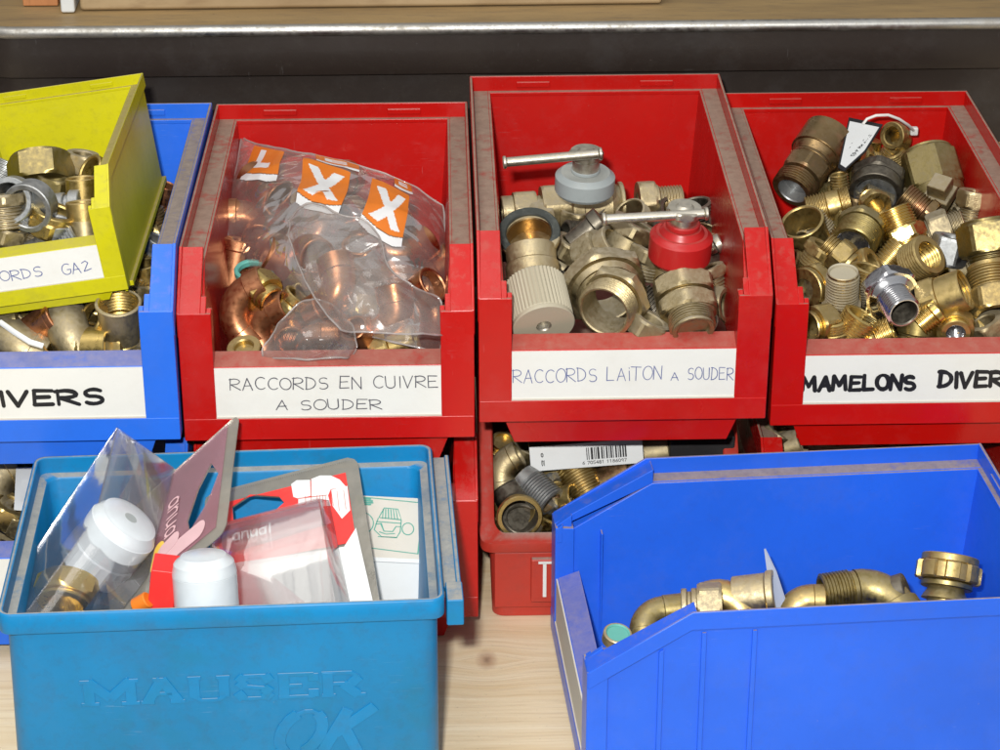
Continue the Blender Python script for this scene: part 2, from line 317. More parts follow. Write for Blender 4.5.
def ribbon(mb, pts, w, place, lift=0, mi=0, th=.12):
    """a pen stroke: rounded flat ribbon; place(u, v, lift) maps the page to 3-D"""
    P = [Vector((a, b)) for a, b in pts]; n = len(P); l = []; r = []; w0 = w
    for i in range(n):
        d = (P[min(i+1, n-1)]-P[max(i-1, 0)])
        if d.length < 1e-6: d = Vector((1, 0))
        d.normalize(); q = Vector((-d.y, d.x))
        k = 1.
        if 0 < i < n-1:
            e = (P[i]-P[i-1]).normalized(); c = abs(q.dot(Vector((-e.y, e.x)))); k = min(1/max(c, .35), 1.7)
        w = w0*(1+.3*noise.noise(Vector((P[i].x*.35+7, P[i].y*.35, lift*40))))
        l.append(P[i]+q*w*.5*k); r.append(P[i]-q*w*.5*k)
    d0 = (P[0]-P[1]).normalized()*w*.5; d1 = (P[-1]-P[-2]).normalized()*w*.5
    q0 = Vector((-d0.y, d0.x)); q1 = Vector((-d1.y, d1.x))
    # l side at start = +perp of forward direction = -perp of d0
    l = [P[0]+d0*.5-q0*.85]+l+[P[-1]+d1*.5+q1*.85]; r = [P[0]+d0*.5+q0*.85]+r+[P[-1]+d1*.5-q1*.85]
    l = [P[0]+d0-q0*.35]+l+[P[-1]+d1+q1*.35]; r = [P[0]+d0+q0*.35]+r+[P[-1]+d1-q1*.35]
    k = len(l); vs = [place(p.x, p.y, lift+th) for p in l]+[place(p.x, p.y, lift+th) for p in r]
    mb.add(vs, [(i, i+1, k+i+1, k+i) for i in range(k-1)], mi)
def write(mb, text, x0, x1, y0, h, w, place, jit=.04, slope=0, mi=0, wfac=1, slant=0):
    rnd = random.Random(text)
    adv = [{' ': .55, 'I': .3, 'i': .3, 'l': .3, 'M': 1.0, 'm': .8}.get(c, .8 if c.isupper() or c.isdigit() else .62) for c in text]
    k = (x1-x0)/(sum(adv)-.15); x = x0; li = 0
    for c, a in zip(text, adv):
        if c in G:
            dy = rnd.uniform(-jit, jit)*h; hs = h*(1+rnd.uniform(-jit, jit)); sl = slant+rnd.uniform(-jit, jit)
            for st in G[c]:
                li += 1
                pts = [(x+(u+sl*v)*k*wfac, y0+dy+v*hs+slope*(x-x0)) for u, v in st]
                cur = [pts[0]]
                for i in range(1, len(pts)):
                    cur.append(pts[i])
                    if i < len(pts)-1:
                        d1 = Vector(pts[i])-Vector(pts[i-1]); d2 = Vector(pts[i+1])-Vector(pts[i])
                        if d1.length > 1e-6 and d2.length > 1e-6 and d1.angle(d2) > .8:
                            li += 1; ribbon(mb, cur, w, place, lift=.012*(li % 7), mi=mi); cur = [pts[i]]
                li += 1; ribbon(mb, cur, w, place, lift=.012*(li % 7), mi=mi)
        x += a*k

# ------------------------------------------------------------------ storage bins with stacking rim
A = dict(W=150, L1=224.8, d2=30.4, h2=24.2, h3=71.4, sk=14, foot=17)
def bin_matrix(x, y, z, a=0, t=0, ro=0, piv=-240):
    return Matrix.Translation(wp((x, y, z))) @ Matrix.Rotation(a, 4, 'Z') @ Matrix.Rotation(ro, 4, 'Y') @ \
        Matrix.Translation((0, piv*SC, 0)) @ Matrix.Rotation(t, 4, 'X') @ Matrix.Translation((0, -piv*SC, 0))
def stack_bin(label, mat, pose, d=A, s=1., shell=False, ribs=True, writing=None, ink='inkbk', labelmat='label', group=None, kind_label=None, cat='bin'):
    W, L1, d2, h2, h3 = d['W']/2/s, d['L1']/s, d['d2']/s, d['h2']/s, d['h3']/s     # unit design scaled by s
    F = -(L1+d2); ZB = -h2-h3; H = -ZB+d.get('foot', 17)
    org = (0, -120, -H)
    root = empty('storage_bin', bin_matrix(*pose) @ Matrix.Translation((org[0]*SC*s, org[1]*SC*s, org[2]*SC*s)))
    root.scale = (s, s, s)
    tag(root, label, cat, group)
    b = MB(); sk = d['sk']; pw = 17.5; lw = 11
    for q in (-1, 1):
        # outer skirt / lip following the rim and the slope
        b.slab([(-.4, 0), (-L1, 0), (F+.6, -h2), (F+.6, -h2-sk), (-L1, -sk), (-.4, -sk)], q*W, q*(W-1.7))
        # ledge inside the lip
        b.slab([(-2, -8.6), (-L1+1, -8.6), (-L1+1, -11), (-2, -11)], q*(W-1.5), q*(W-lw))
        # slanted inner wall
        xo = lambda z: q*(W-lw+.8-(-9-z)*7.5/100); xi = lambda z: q*(W-lw-1.4-(-9-z)*7.5/100)
        b.slab([(-4, -9), (-L1+2, -9), (F+4, -h2-6), (F+9, ZB-4), (F+11, -H+3.5), (-4, -H+3.5)], xo, xi)
        # sloping cap of the mouth, a stepped notch on its inner side
        b.slab([(-L1+2.5, -1.0), (F+.2, -h2-.15), (F+.2, -h2-4), (-L1+2.5, -9)], q*(W-1.2), q*(W-lw-1.2))
        b.slab([(F+9, -h2+5.9), (F+.35, -h2-.5), (F+.35, -h2-8), (F+9, -h2-8)], q*(W-lw-.9), q*(W-pw+2.6))
        b.slab([(F+4, -h2+1.6), (F+.5, -h2-.9), (F+.5, -h2-9), (F+4, -h2-9)], q*(W-lw-4), q*(W-pw))
        # pillar beside the mouth
        b.slab([(F, -h2-.2), (F+10, -h2-1), (F+10, ZB+.4), (F, ZB+.4)], q*(W-.35), q*(W-pw+.15))
        if shell:
            b.slab([(-1, -9.5), (-L1, -9.5), (F+6, -h2-5), (F+6, -H+6), (-8, -H+6)], q*(W-2.2), q*(W-4.4))
            if not ribs: b.slab([(-.5, -H+9), (F+20, -H+9), (F+20, -H+4.5), (-.5, -H+4.5)], q*(W+.4), q*(W-4))
            for k, yy in enumerate((F+34, F+54, F+78) if ribs else ()):
                b.slab([(yy, -12-max(0, -L1-yy)*h2/d2), (yy+2.4, -12-max(0, -L1-yy-2)*h2/d2), (yy+2.4, -H+7), (yy, -H+7)], q*(W-1.0), q*(W-3))
            # inner mouth rebate seen on the far side
            b.slab([(F+24, -h2-4), (F+25.2, -h2-4), (F+25.2, -H+7), (F+24, -H+7)], q*(W-lw-1), q*(W-lw-8))
    # back: lip, ledge, inner wall, two moulded hooks
    b.box(-W+.2, W-.2, -1.8, 0, -sk+.3, .25)
    b.box(-W+1, W-1, -4.6, -1.2, -11.4, -8.9)
    b.prism([(-W+lw+1, -4.2, -9.6), (W-lw-1, -4.2, -9.6), (W-lw-8, -14, -H+3), (-W+lw+8, -14, -H+3)], [(-W+lw+1, -1.9, -9.6), (W-lw-1, -1.9, -9.6), (W-lw-8, -11.8, -H+3), (-W+lw+8, -11.8, -H+3)])
    for q in (-1, 1): b.box(q*(W-38)-10, q*(W-38)+10, -2.8, -1.5, -6.6, -3.2)
    # floor
    b.box(-W+lw+7, W-lw-7, F+9, -10, -H+2, -H+4.2)
    # front: sill ledge, recessed label panel, lower band, foot
    x = W-pw+.6
    b.prism([(-x, F+1.4, -h2-30.6), (x, F+1.4, -h2-30.6), (x, F+13, -h2-26.5), (-x, F+13, -h2-26.5)], [(-x, F+1.4, -h2-33), (x, F+1.4, -h2-33), (x, F+13, -h2-30), (-x, F+13, -h2-30)])
    b.box(-x, x, F+1.6, F+4.6, ZB+.6, -h2-30.8)
    b.box(-x, x, F+11, F+13.4, -H+3, -h2-28)
    b.box(-W+.5, W-.5, F-.25, F+3, ZB, ZB+12.4)
    b.prism([(-W+12, F+7, ZB+2), (W-12, F+7, ZB+2), (W-19, F+8.5, -H), (-W+19, F+8.5, -H)], [(-W+12, F+12, ZB+2), (W-12, F+12, ZB+2), (W-19, F+12, -H), (-W+19, F+12, -H)])
    b.prism([(-W+12.3, -8, ZB+2), (W-12.3, -8, ZB+2), (W-19, -12, -H), (-W+19, -12, -H)][::1], [(-W+12.3, F+11, ZB+2), (W-12.3, F+11, ZB+2), (W-19, F+11, -H), (-W+19, F+11, -H)]) if False else None
    body = b.build('body', mat, root, bevel=.45, org=org)
    if writing is not None:
        c = MB(); c.box(-x+.3, x-.3, F+.7, F+1.5, ZB+12.9, -h2-30.9)
        lb = c.build('label_card', labelmat, root, org=org)
        c = MB(); c.box(-x+.2, x-.2, F+.2, F+1.3, ZB+12.45, ZB+13.3); c.build('dirt_line', 'greycard', root, org=org)  # thin strip added for the dirt in the groove under the label
        if writing:
            w = MB()
            for a in writing:
                write(w, a[0], a[1], a[2], a[3]+ZB, a[4], a[5], lambda u, v, l: (u, F+.62-l, v), slope=a[6] if len(a) > 6 else 0, jit=a[7] if len(a) > 7 else .05)
            w.build('writing', ink, lb, org=org)
    return root

PINK = None
b1 = stack_bin('red open-front bin labelled RACCORDS EN CUIVRE A SOUDER holding clear bags of copper elbows', 'red', (0, 0, 0, 0, -.0096),
    writing=[('RACCORDS EN CUIVRE', -50, 56.2, 28.5, 6.6, .55), ('A SOUDER', -27, 27, 16.8, 5.6, .55)], ink='inkgr')
b3 = stack_bin('red open-front bin labelled RACCORDS LAITON A SOUDER holding two lever valves', 'red', (151.427, 6.05, 3.98, .001, .0323),
    writing=[('RACCORDS LAiTON', -57, 20, 22.5, 7.6, .42, .015), ('A', 24.5, 28.5, 23, 4.6, .42), ('SOUDER', 33, 56.8, 23.5, 7, .42, -.03)], ink='inkbl')
b4 = stack_bin('red open-front bin labelled MAMELONS DIVERS heaped with brass threaded nipples', 'red', (307.2, 28.7, -11.3, -.002, .0118),
    writing=[('MAMELONS', -58.5, 1.5, 20.5, 8, 2.3), ('DIVERS', 14, 56, 21.5, 8.6, 2.3)], ink='inkbk')
b0 = stack_bin('blue open-front bin labelled DIVERS with the yellow bin standing in it', 'blue', (-151.54, -8.05, 5.13, .005, -.0158),
    writing=[('DIVERS', -28, 37, 20.5, 7.8, 2.2)], ink='inkbk')
bL = stack_bin('red open-front bin under the bin of bagged copper elbows, mostly behind the turquoise box', 'red', (.46, .62, -109.7, .003), writing=[])
b0L = stack_bin('blue open-front bin at the lower left, under the blue bin labelled DIVERS', 'blue', (-151.5, -8, -105.5, .003), writing=[])
b4L = stack_bin('red open-front bin under the bin labelled MAMELONS DIVERS, behind the large blue bin', 'red', (304.5, 14, -121.5, 0), writing=[])
by = stack_bin('small yellow open-front bin labelled RACCORDS GAZ tilted inside the blue bin', 'yellow', (-155.4, -75.33, 36.11, -.01, 0, -.14),
    d=dict(W=98, L1=142.8, d2=19.5, h2=15.5, h3=45.7, sk=12, foot=10), s=.64, shell=True, ribs=False, writing=[('RACCORDS', -57, 12, 21, 8.5, .7), ('GAz', 27.5, 49, 19.5, 9.2, .7)], ink='inkbl')
bb = stack_bin('large deep blue bin turned sideways on the pale table, a few fittings inside', 'bigblue', (348.38, -312.33, -114.15, -1.51),
    d=dict(W=155.1, L1=179.73, d2=49.2, h2=30.3, h3=70.5, sk=9.5, foot=7.5), shell=True, writing=[], labelmat='greycard')

# ------------------------------------------------------------------ box with rounded corners (turquoise and old red)
def rrect(hx, hy, r, z, cx=0, cy=0, n=5, sub=1):
    pts = []
    for k, (sx, sy) in enumerate(((1, 1), (-1, 1), (-1, -1), (1, -1))):
        for i in range(n+1):
            a = PI/2*k+PI/2*i/n; pts.append((cx+sx*(hx-r)+r*math.cos(a), cy+sy*(hy-r)+r*math.sin(a)))
    out = []
    for i, p in enumerate(pts):
        q = pts[(i+1) % len(pts)]; out.append(p)
        if sub > 1 and math.dist(p, q) > 30:
            for j in range(1, sub): out.append((p[0]+(q[0]-p[0])*j/sub, p[1]+(q[1]-p[1])*j/sub))
    return [(x, y, z) for x, y in out]
# turquoise box: local origin at the back centre of the rim; rim 200 x 154, z = -98
TZ = -98.; TW, TD = 203/2, 154.2/2; TH = 223+TZ
tx, ty, ta = -49.2, -261.6, .04
tm = bin_matrix(tx, ty, TZ, ta) @ Matrix.Translation((0, -TD*SC, -TH*SC))
tb = empty('storage_box', tm); tag(tb, 'turquoise rim-edged box with embossed letters holding blister packs, lower left', 'box')
m = MB(); o = (0, 0, -TH)
lv = [(TW-1.6, TD-6.5, 10, -TH, -2.2), (TW-1.2, TD-6, 10, -TH+1, -2.2), (TW-3.2, TD-3.2, 8, -10.5), (TW-.2, TD-.2, 6, -10.5), (TW, TD, 6, -9.8), (TW, TD, 6, -.9), (TW-.7, TD-.7, 5.5, -.1), (TW-1.6, TD-1.6, 5, 0),
      (TW-2.4, TD-2.4, 4.4, -.6), (TW-2.8, TD-2.8, 4, -8.6), (TW-6.6, TD-6.6, 6, -9.3), (TW-7.2, TD-7.2, 6, -10.5), (TW-13, TD-13, 6, -TH+3)]
m.loft([rrect(*q[:3], q[3], q[4] if len(q) > 4 else 0) for q in lv], close=False, capa=True, capb=True)
m.build('body', 'teal', tb, org=o, ang=50)
m = MB()   # stacking rail along the right side, with its end lug
m.box(TW-1.2, TW+8, -TD+22, TD-3, -9.5, -6.5); m.box(TW+6.2, TW+8.6, -TD+22, TD-3, -13, -5.2); m.box(TW+1, TW+9, -TD+6, -TD+23, -18, -4.2)
m.build('stacking_rail', 'teal', tb, org=o, bevel=.8)
m = MB()
m.box(-TW-11.5, -TW+1.2, -TD+22, TD-6, -9.5, -6.5); m.box(-TW-12, -TW-9, -TD+22, TD-6, -13, -5.2); m.box(-TW-12.4, -TW-1, -TD+8, -TD+23, -16, -4.2)
m.build('stacking_rail', 'teal', tb, org=o, bevel=.8) if False else None
# embossed slab letters on the front
def front_y(z): return -(TD-3.2)+(-10.5-z)*(-1)*(-6.8/(TH-11.5)) if False else -(TD-3.2-(-10.5-z)*2.8/(TH-11.5))
def emb(mb, strokes, x0, z0, w, h, sw, k=0):
    for st in strokes:
        k += 1; pts = [(x0+u*w, z0+v*h) for u, v in st]
        P = [Vector(p) for p in pts]
        for i in range(len(P)-1):
            d = P[i+1]-P[i]; L_ = d.length; d.normalize(); q = Vector((-d.y, d.x))*sw*(.5 if abs(d.x) > .8 else .8)*(.62 if abs(d.x) > .8 else 1)
            c4 = [P[i]-d*.4+q, P[i]-d*.4-q, P[i+1]+d*.4-q, P[i+1]+d*.4+q]; lift = .38+.02*((k+i) % 5)
            mb.prism([(c.x, front_y(c.y)+1, c.y) for c in c4], [(c.x, front_y(c.y)-lift, c.y) for c in c4])
    return k
SL = {'M': [[(.1, 0), (.1, 1), (.5, .25), (.9, 1), (.9, 0)], [(-.05, 0), (.27, 0)], [(.72, 0), (1.05, 0)], [(-.05, 1), (.18, 1)], [(.82, 1), (1.05, 1)]],
      'A': [[(.12, 0), (.5, 1), (.88, 0)], [(.28, .36), (.72, .36)], [(-.02, 0), (.28, 0)], [(.7, 0), (1.02, 0)], [(.3, 1), (.6, 1)]],
      'U': [[(.14, 1), (.14, .15), (.3, 0), (.7, 0), (.86, .15), (.86, 1)], [(0, 1), (.3, 1)], [(.7, 1), (1, 1)]],
      'S': [[(.92, .75), (.8, 1), (.25, 1), (.1, .75), (.25, .55), (.75, .45), (.92, .25), (.75, 0), (.2, 0), (.06, .28)]],
      'E': [[(.14, 0), (.14, 1)], [(0, 1), (.92, 1), (.92, .72)], [(.14, .5), (.6, .5)], [(0, 0), (.92, 0), (.92, .3)]],
      'R': [[(.14, 0), (.14, 1)], [(0, 1), (.7, 1), (.88, .8), (.7, .52), (.2, .52)], [(.5, .5), (.85, 0), (1.02, 0)], [(0, 0), (.3, 0)]],
      'O': [arc(.5, .5, .45, .55, 0, 360, 18)], 'K': [[(.05, 0), (.3, 1.05)], [(.85, 1.1), (.2, .45)], [(.36, .58), (.8, -.05)]]}
m = MB(); xx = -66; k = 0
for ch, w in zip('MAUSER', (24, 19, 19, 17.5, 17.5, 19.5)):
    k = emb(m, SL[ch], xx, -52.5, w, 12.5, 3.2, k); xx += w+2.6
m.build('embossed_word', 'teal', tb, org=o, bevel=.3)
sk = lambda st, s: [[(u+s*v, v) for u, v in p] for p in st]
m = MB(); emb(m, sk(SL['O'], .35), 19, -84, 21, 22, 3.6); emb(m, sk(SL['K'], .3), 42, -84, 22, 22, 3.6)
m.build('embossed_word', 'teal', tb, org=o, bevel=.3)
m = MB(); emb(m, [arc(0, 0, 1, 1, 0, 360, 20)], -47, -92, 10, 10, 2.4); m.build('embossed_ring', 'teal', tb, org=o, bevel=.3)

# old red bin: lofted tub whose rim dips to the mouth
OX0, OX1, OB, OF = 77., 221., -20., -231.
ocx, ocy, ohx, ohy = (OX0+OX1)/2, (OB+OF)/2, (OX1-OX0)/2, (OB-OF)/2
def dip(p, top=-112., bot=-223.):
    x, y, z = p
    r = top if y > -158 else top-(min(-158-y, 70))/70*61.5
    return (x, y, bot+(z-bot)*(r-bot)/(top-bot)) if z > bot else (x, y, z)
m = MB(); rings = []
for hx, hy, r, z in ((ohx-8, ohy-6, 7, -223), (ohx-7, ohy-5, 7, -222), (ohx-5.5, ohy-3.5, 7, -130), (ohx-.4, ohy-.3, 8, -126), (ohx, ohy, 8, -125), (ohx, ohy, 8, -113), (ohx-.8, ohy-.8, 8, -112), (ohx-7.6, ohy-6, 6, -112.2), (ohx-8.4, ohy-6.8, 6, -113.5), (ohx-9.5, ohy-8, 6, -218)):
    rings.append([dip(p) for p in rrect(hx, hy, r, z, ocx, ocy, 5, 24)])
m.loft(rings, close=False, capa=True, capb=True)
tub = empty('storage_bin', Matrix.Translation(wp((ocx, ocy, -223)))); tag(tub, 'older faded red tub with a rounded rim under the bin labelled RACCORDS LAITON', 'bin')
og = (ocx, ocy, -223); m.build('body', 'oldred', tub, org=og, ang=40)
m = MB(); m.box(ocx-44, ocx+44, OF-.6, OF+8, -211, -184); m.box(ocx-64, ocx+64, OF+2.6, OF+8, -216, -181)
m.build('label_holder', 'oldred', tub, org=og, bevel=.8)
m = MB(); m.box(ocx-37.5, ocx-35.6, OF-1.3, OF+1.6, -207, -186); m.box(ocx-40, ocx-30, OF-1.3, OF+1.6, -186.1, -184.9); m.build('label_card', 'whitecard', tub, org=og)

# ------------------------------------------------------------------ setting
def struct(o, name): o.name = name; o['kind'] = 'structure'; return o
m = MB(); m.box(-420, 620, -620, 90, -253, -223.0); t_ = m.build('table_top', 'pine', None, org=(0, 0, -223), mw=Matrix.Translation((0, 0, 0))); struct(t_, 'table_top')
zc = 22.
Pl, Pr = atz(14, 31.5, zc), atz(1090, 21, zc)
dirx = (Pr-Pl).normalized(); back = Vector((-dirx.y, dirx.x, 0)); 
path = [Pl+back*260+(-dirx)*34, Pl+back*34-dirx*34]
for i in range(1, 12):
    a = PI/2*i/12; path.append(Pl+back*34-dirx*34*math.cos(a)-back*34*math.sin(a)+Vector((0, 0, 0)))
path += [Pl, Pl+dirx*150, Pl+dirx*400, Pr]
def sweep(name, prof, mat, ang=30, inset=0):
    """prof: (out, z) points pushed outwards from the bench edge along its path"""
    mb = MB(); rings = []
    for i, p in enumerate(path):
        t = (path[min(i+1, len(path)-1)]-path[max(i-1, 0)]).normalized(); nrm = Vector((t.y, -t.x, 0))
        rings.append([(p.x+nrm.x*u, p.y+nrm.y*u, z) for u, z in prof])
    mb.loft(rings, close=False, capa=True, capb=True); return mb.build(name, mat, None, ang=ang, mw=Matrix.Identity(4), org=(0, 0, -Z0))
ap = sweep('bench_apron', [(0, 17.5), (.4, 8), (.8, -2), (-.6, -8.2), (-3, -9.6), (-12, -9.6), (-12, 17.5)], 'apron'); struct(ap, 'bench_apron')
lo = sweep('bench_lower_panel', [(-6, -9.8), (-6.5, -223), (-12, -223), (-12, -9.8)], 'apron'); struct(lo, 'bench_lower_panel')
ch = sweep('bench_trim', [(-1.5, 17.2), (1.2, 17.6), (2.2, 19.5), (2.2, 22.3), (1.0, 23.9), (-1.4, 24.4), (-3.2, 24.1), (-3.2, 17.2)], 'trim', ang=60); struct(ch, 'bench_trim')
m = MB(); top = [p+Vector((0, 0, 0)) for p in path]; inner = []
for i, p in enumerate(path):
    t = (path[min(i+1, len(path)-1)]-path[max(i-1, 0)]).normalized(); nrm = Vector((t.y, -t.x, 0)); inner.append(p-nrm*3.4)
far = [Pr+back*420, Pl+back*420-dirx*34]
lp = inner+far; m.prism([(p.x, p.y, 23.6) for p in lp], [(p.x, p.y, 12) for p in lp]); bt = m.build('bench_top', 'bench', None, mw=Matrix.Identity(4), org=(0, 0, -Z0)); struct(bt, 'bench_top')
m = MB(); m.box(-900, 1100, 420, 430, -250, 500); w_ = m.build('background', 'apron', None, mw=Matrix.Identity(4), org=(0, 0, -Z0)); struct(w_, 'background')
m = MB(); m.box(-900, 1100, 91, 419, -250, -225); w_ = m.build('floor', 'apron', None, mw=Matrix.Identity(4), org=(0, 0, -Z0)); struct(w_, 'floor')

def plank(a, b, z0, th, depth, name, mat, label, cat, r=3):
    A_, B_ = atz(*a, z0), atz(*b, z0); d = (B_-A_); ln = d.length; d.normalize(); n = Vector((-d.y, d.x, 0))
    m = MB(); m.box(0, ln, 0, depth, 0, th)
    mw = Matrix((d, n, Vector((0, 0, 1)))).transposed().to_4x4(); mw.translation = wp((A_.x, A_.y, z0))
    o = m.build(name, mat, None, bevel=r, mw=mw, segs=4); tag(o, label, cat); return o
plank((80, 11.0), (662, 4.2), 24.2, 19, 60, 'wooden_board', 'board', 'long pale wooden board lying on the bench behind the bins', 'board', 2.5)
plank((61, 13.2), (75, 13.0), 24.2, 24, 30, 'white_block', 'whitecard', 'small white block standing between the boards on the bench', 'block', 1.5)
plank((23, 6.2), (58, 6.0), 24.2, 14, 40, 'wooden_offcut', 'orangewood', 'short reddish wood offcut on the bench at the top left corner', 'wood piece', .8)

# ------------------------------------------------------------------ fittings
PITCH = 1.7
def fitting_mesh(segs, bore=None, ithread=False, n=42, mb=None, mi=0, bmi=None, depth=None, plug=None):
    """segs: list along the axis. ('t',L,r) thread, ('h',L,r) hexagon (r across flats/2), ('o',L,r) octagon, ('c',L,r) plain,
    ('k',L,r0,r1) cone, ('n',L,r) knurl, ('w',L,r) lugs, ('b',angle,R,r) bend"""
    rows = []; s = 0.; path = [(Vector((0, 0, 0)), Vector((0, 0, 1)))]  # path knots
    bends = []
    def row(s, f): rows.append((s, f))
    const = lambda r: (lambda a: r)
    def ngon(k, r, cap=None):
        w = 2*PI/k
        def f(a):
            x = r/math.cos(((a+w/2) % w)-w/2)
            return min(x, cap) if cap else x
        return f
    for g in segs:
        t, Ln = g[0], g[1]
        if t == 'b':
            ang, R, r = math.radians(g[1]), g[2], g[3]; Ln = ang*R; bends.append((s, s+Ln, ang, R))
            for i in range(9): row(s+Ln*i/8, const(r))
        elif t == 't':
            r = g[2]; k = max(2, round(Ln/PITCH)); p = Ln/k; row(s, const(r-1.15))
            for i in range(k):
                row(s+p*(i+.10), const(r-.95)); row(s+p*(i+.42), const(r)); row(s+p*(i+.58), const(r)); row(s+p*(i+.9), const(r-.95))
            row(s+Ln, const(r-1.15))
        elif t in 'ho':
            r = g[2]; k = 6 if t == 'h' else 8; c = min(1.3, Ln*.2); row(s, ngon(k, r, r*1.015)); row(s+c, ngon(k, r, r*1.125)); row(s+c*1.4, ngon(k, r)); row(s+Ln-c*1.4, ngon(k, r)); row(s+Ln-c, ngon(k, r, r*1.125)); row(s+Ln, ngon(k, r, r*1.015))
        elif t == 'c':
            r = g[2]; e = min(.5, Ln*.2); row(s, const(r-e)); row(s+e, const(r)); row(s+Ln-e, const(r)); row(s+Ln, const(r-e))
        elif t == 'k':
            for i in range(4):
                u = i/3; uu = u*u*(3-2*u); row(s+Ln*u, const(g[2]+(g[3]-g[2])*uu))
        elif t == 'n':
            r = g[2]; f = lambda a, r=r: r+.35*math.cos(a*n/2+.01); row(s, const(r-.8)); row(s+.8, f); row(s+Ln-.8, f); row(s+Ln, const(r-.8))
        elif t == 'w':
            r = g[2]; f = lambda a, r=r: r if (a*8/(2*PI)) % 1 < .55 else r-1.9
            row(s, lambda a, f=f: f(a)-.8); row(s+.8, f); row(s+Ln-.8, f); row(s+Ln, lambda a, f=f: f(a)-.8)
        s += Ln
    tot = s; mid = tot/2
    def frame(q):
        pos = Vector((0, 0, 0)); ang = 0; last = 0.
        for a0, a1, an, R in bends:
            if q <= a0: break
            pos += Vector((math.sin(ang), 0, math.cos(ang)))*(a0-last)
            u = min(q, a1)-a0; da = u/R
            pos += R*Vector((math.cos(ang)-math.cos(ang+da), 0, math.sin(ang+da)-math.sin(ang))); ang += da; last = min(q, a1)
            if q <= a1: last = q; break
        pos += Vector((math.sin(ang), 0, math.cos(ang)))*(q-last)
        return pos, ang
    pm, am = frame(mid)
    if bends: pm = (frame(0)[0]+frame(tot)[0]+frame(mid)[0]*2)/4
    def ring(q, f):
        p, an = frame(q); ex = Vector((math.cos(an), 0, -math.sin(an))); ey = Vector((0, 1, 0)); out = []
        for i in range(n):
            a = 2*PI*i/n; r = f(a); out.append(tuple(p-pm+ex*(r*math.cos(a))+ey*(r*math.sin(a))))
        return out
    rings = [ring(q, f) for q, f in rows]; mis = [mi]*len(rings)
    mb = mb or MB(); bmi = mi if bmi is None else bmi
    if bore is None:
        rings.append([tuple(Vector(p)*.02+(frame(tot)[0]-pm)*.98) for p in rings[-1]]); rings.insert(0, [tuple(Vector(p)*.02+(frame(0)[0]-pm)*.98) for p in rings[0]])
        mb.loft(rings, close=False, mi=mi, capa=True, capb=True); return mb
    b0, b1_ = bore if isinstance(bore, tuple) else (bore, bore)
    inner = []; dpt = tot if depth is None else depth
    qs = []
    L1 = min(tot*.5, 12)
    def th(q0, q1, r):
        k = max(2, int(abs(q1-q0)/PITCH)); p = (q1-q0)/k; o = []
        for i in range(k): o += [(q0+p*(i+.1), r), (q0+p*(i+.5), r+.75), (q0+p*(i+.9), r)]
        return o
    inner.append((tot, b1_+.6)); inner.append((tot-.7, b1_))
    if ithread: inner += th(tot-1, tot-L1, b1_)
    else: inner += [(tot-L1*.5, b1_), (tot-L1, b1_)]
    if bends:
        br = min(b0, b1_)
        for a0, a1, an, R in bends:
            for i in range(9): inner.append((a1-(a1-a0)*i/8, br))
    if abs(b0-b1_) > .3: inner.append((tot-L1-.3 if not bends else L1+.3, b0))
    if ithread: inner += th(L1, 1, b0)
    else: inner += [(L1*.9, b0)]
    inner += [(.7, b0), (0, b0+.6)]
    inner = [x for x in inner]
    ir = [ring(max(0, min(tot, q)), const(r)) for q, r in inner]
    mb.loft(rings+ir, close=True, mis=[mi]*(len(rings))+[bmi]*(len(ir)-1)+[mi])
    if plug is not None:
        pr = min(b0, b1_)+.3
        mb.loft([ring(tot*plug, const(pr)), ring(tot*plug+.8, const(pr))], close=False, capa=True, capb=True, mi=bmi)
    return mb
def adir(phi, psi):
    a, b = math.radians(phi), math.radians(psi)
    return RT*(math.cos(a)*math.cos(b))+(-DN)*(math.sin(a)*math.cos(b))+(-FW)*math.sin(b)
class Pile:
    """contents of one bin: heights follow the surface of the heap"""
    def __init__(s, z0, py0, k, where, y0=-1e9, y1=1e9): s.z0, s.py0, s.k, s.where, s.y0, s.y1 = z0, py0, k, where, y0, y1
    def pos(s, px, py, dz=0): return atz(px, py, s.z0+(s.py0-py)*s.k+dz)
    def put(s, name, mat, segs, px, py, dz, phi, psi, label, roll=0, bore=None, cat='pipe fitting', ith=False, bmat=None, group=None, plug=None, n=42, extra=None, bend=None):
        mb = fitting_mesh(segs, bore, ith, n=n, bmi=1 if bmat else None, plug=plug)
        if extra: extra(mb)
        p = s.pos(px, py, dz); d = adir(phi, psi)
        mw = mat_at(p, d, roll)
        if bend:
            bx_ = adir(*bend); bx_ = (bx_-d*bx_.dot(d)).normalized(); mw = Matrix((bx_, d.cross(bx_), d)).transposed().to_4x4()
        R3 = mw.to_3x3(); ys = [(R3 @ Vector(v)).y for v in mb.v[::3]]; rd = (p-CP).normalized()
        if p.y+min(ys) < s.y0: p = p+rd*((s.y0-p.y-min(ys))/rd.y)
        elif p.y+max(ys) > s.y1: p = p+rd*((s.y1-p.y-max(ys))/rd.y)
        mw.translation = wp(p); o = mb.build(name, [mat, bmat] if bmat else mat, None, ang=28, mw=mw)
        tag(o, label, cat, group); return o
def branch(segs, off, bore=None, ang=90, n=36):
    """a side branch for tees, added to the same body"""
    def f(mb):
        t = fitting_mesh(segs, bore, n=n); L_ = sum(g[1] for g in segs)
        R_ = Matrix.Rotation(math.radians(ang), 3, 'Y')
        vs = [tuple(R_ @ Vector((p[0], p[1], p[2]+L_/2))+Vector((0, 0, off))) for p in t.v]; o = len(mb.v); mb.v += vs; mb.f += [tuple(i+o for i in f_) for f_ in t.f]; mb.m += t.m
    return f
T = lambda L_, r: ('t', L_, r)
Hx = lambda L_, r: ('h', L_, r)
C_ = lambda L_, r: ('c', L_, r)
K_ = lambda L_, a, b: ('k', L_, a, b)
B_ = lambda an, R, r: ('b', an, R, r)

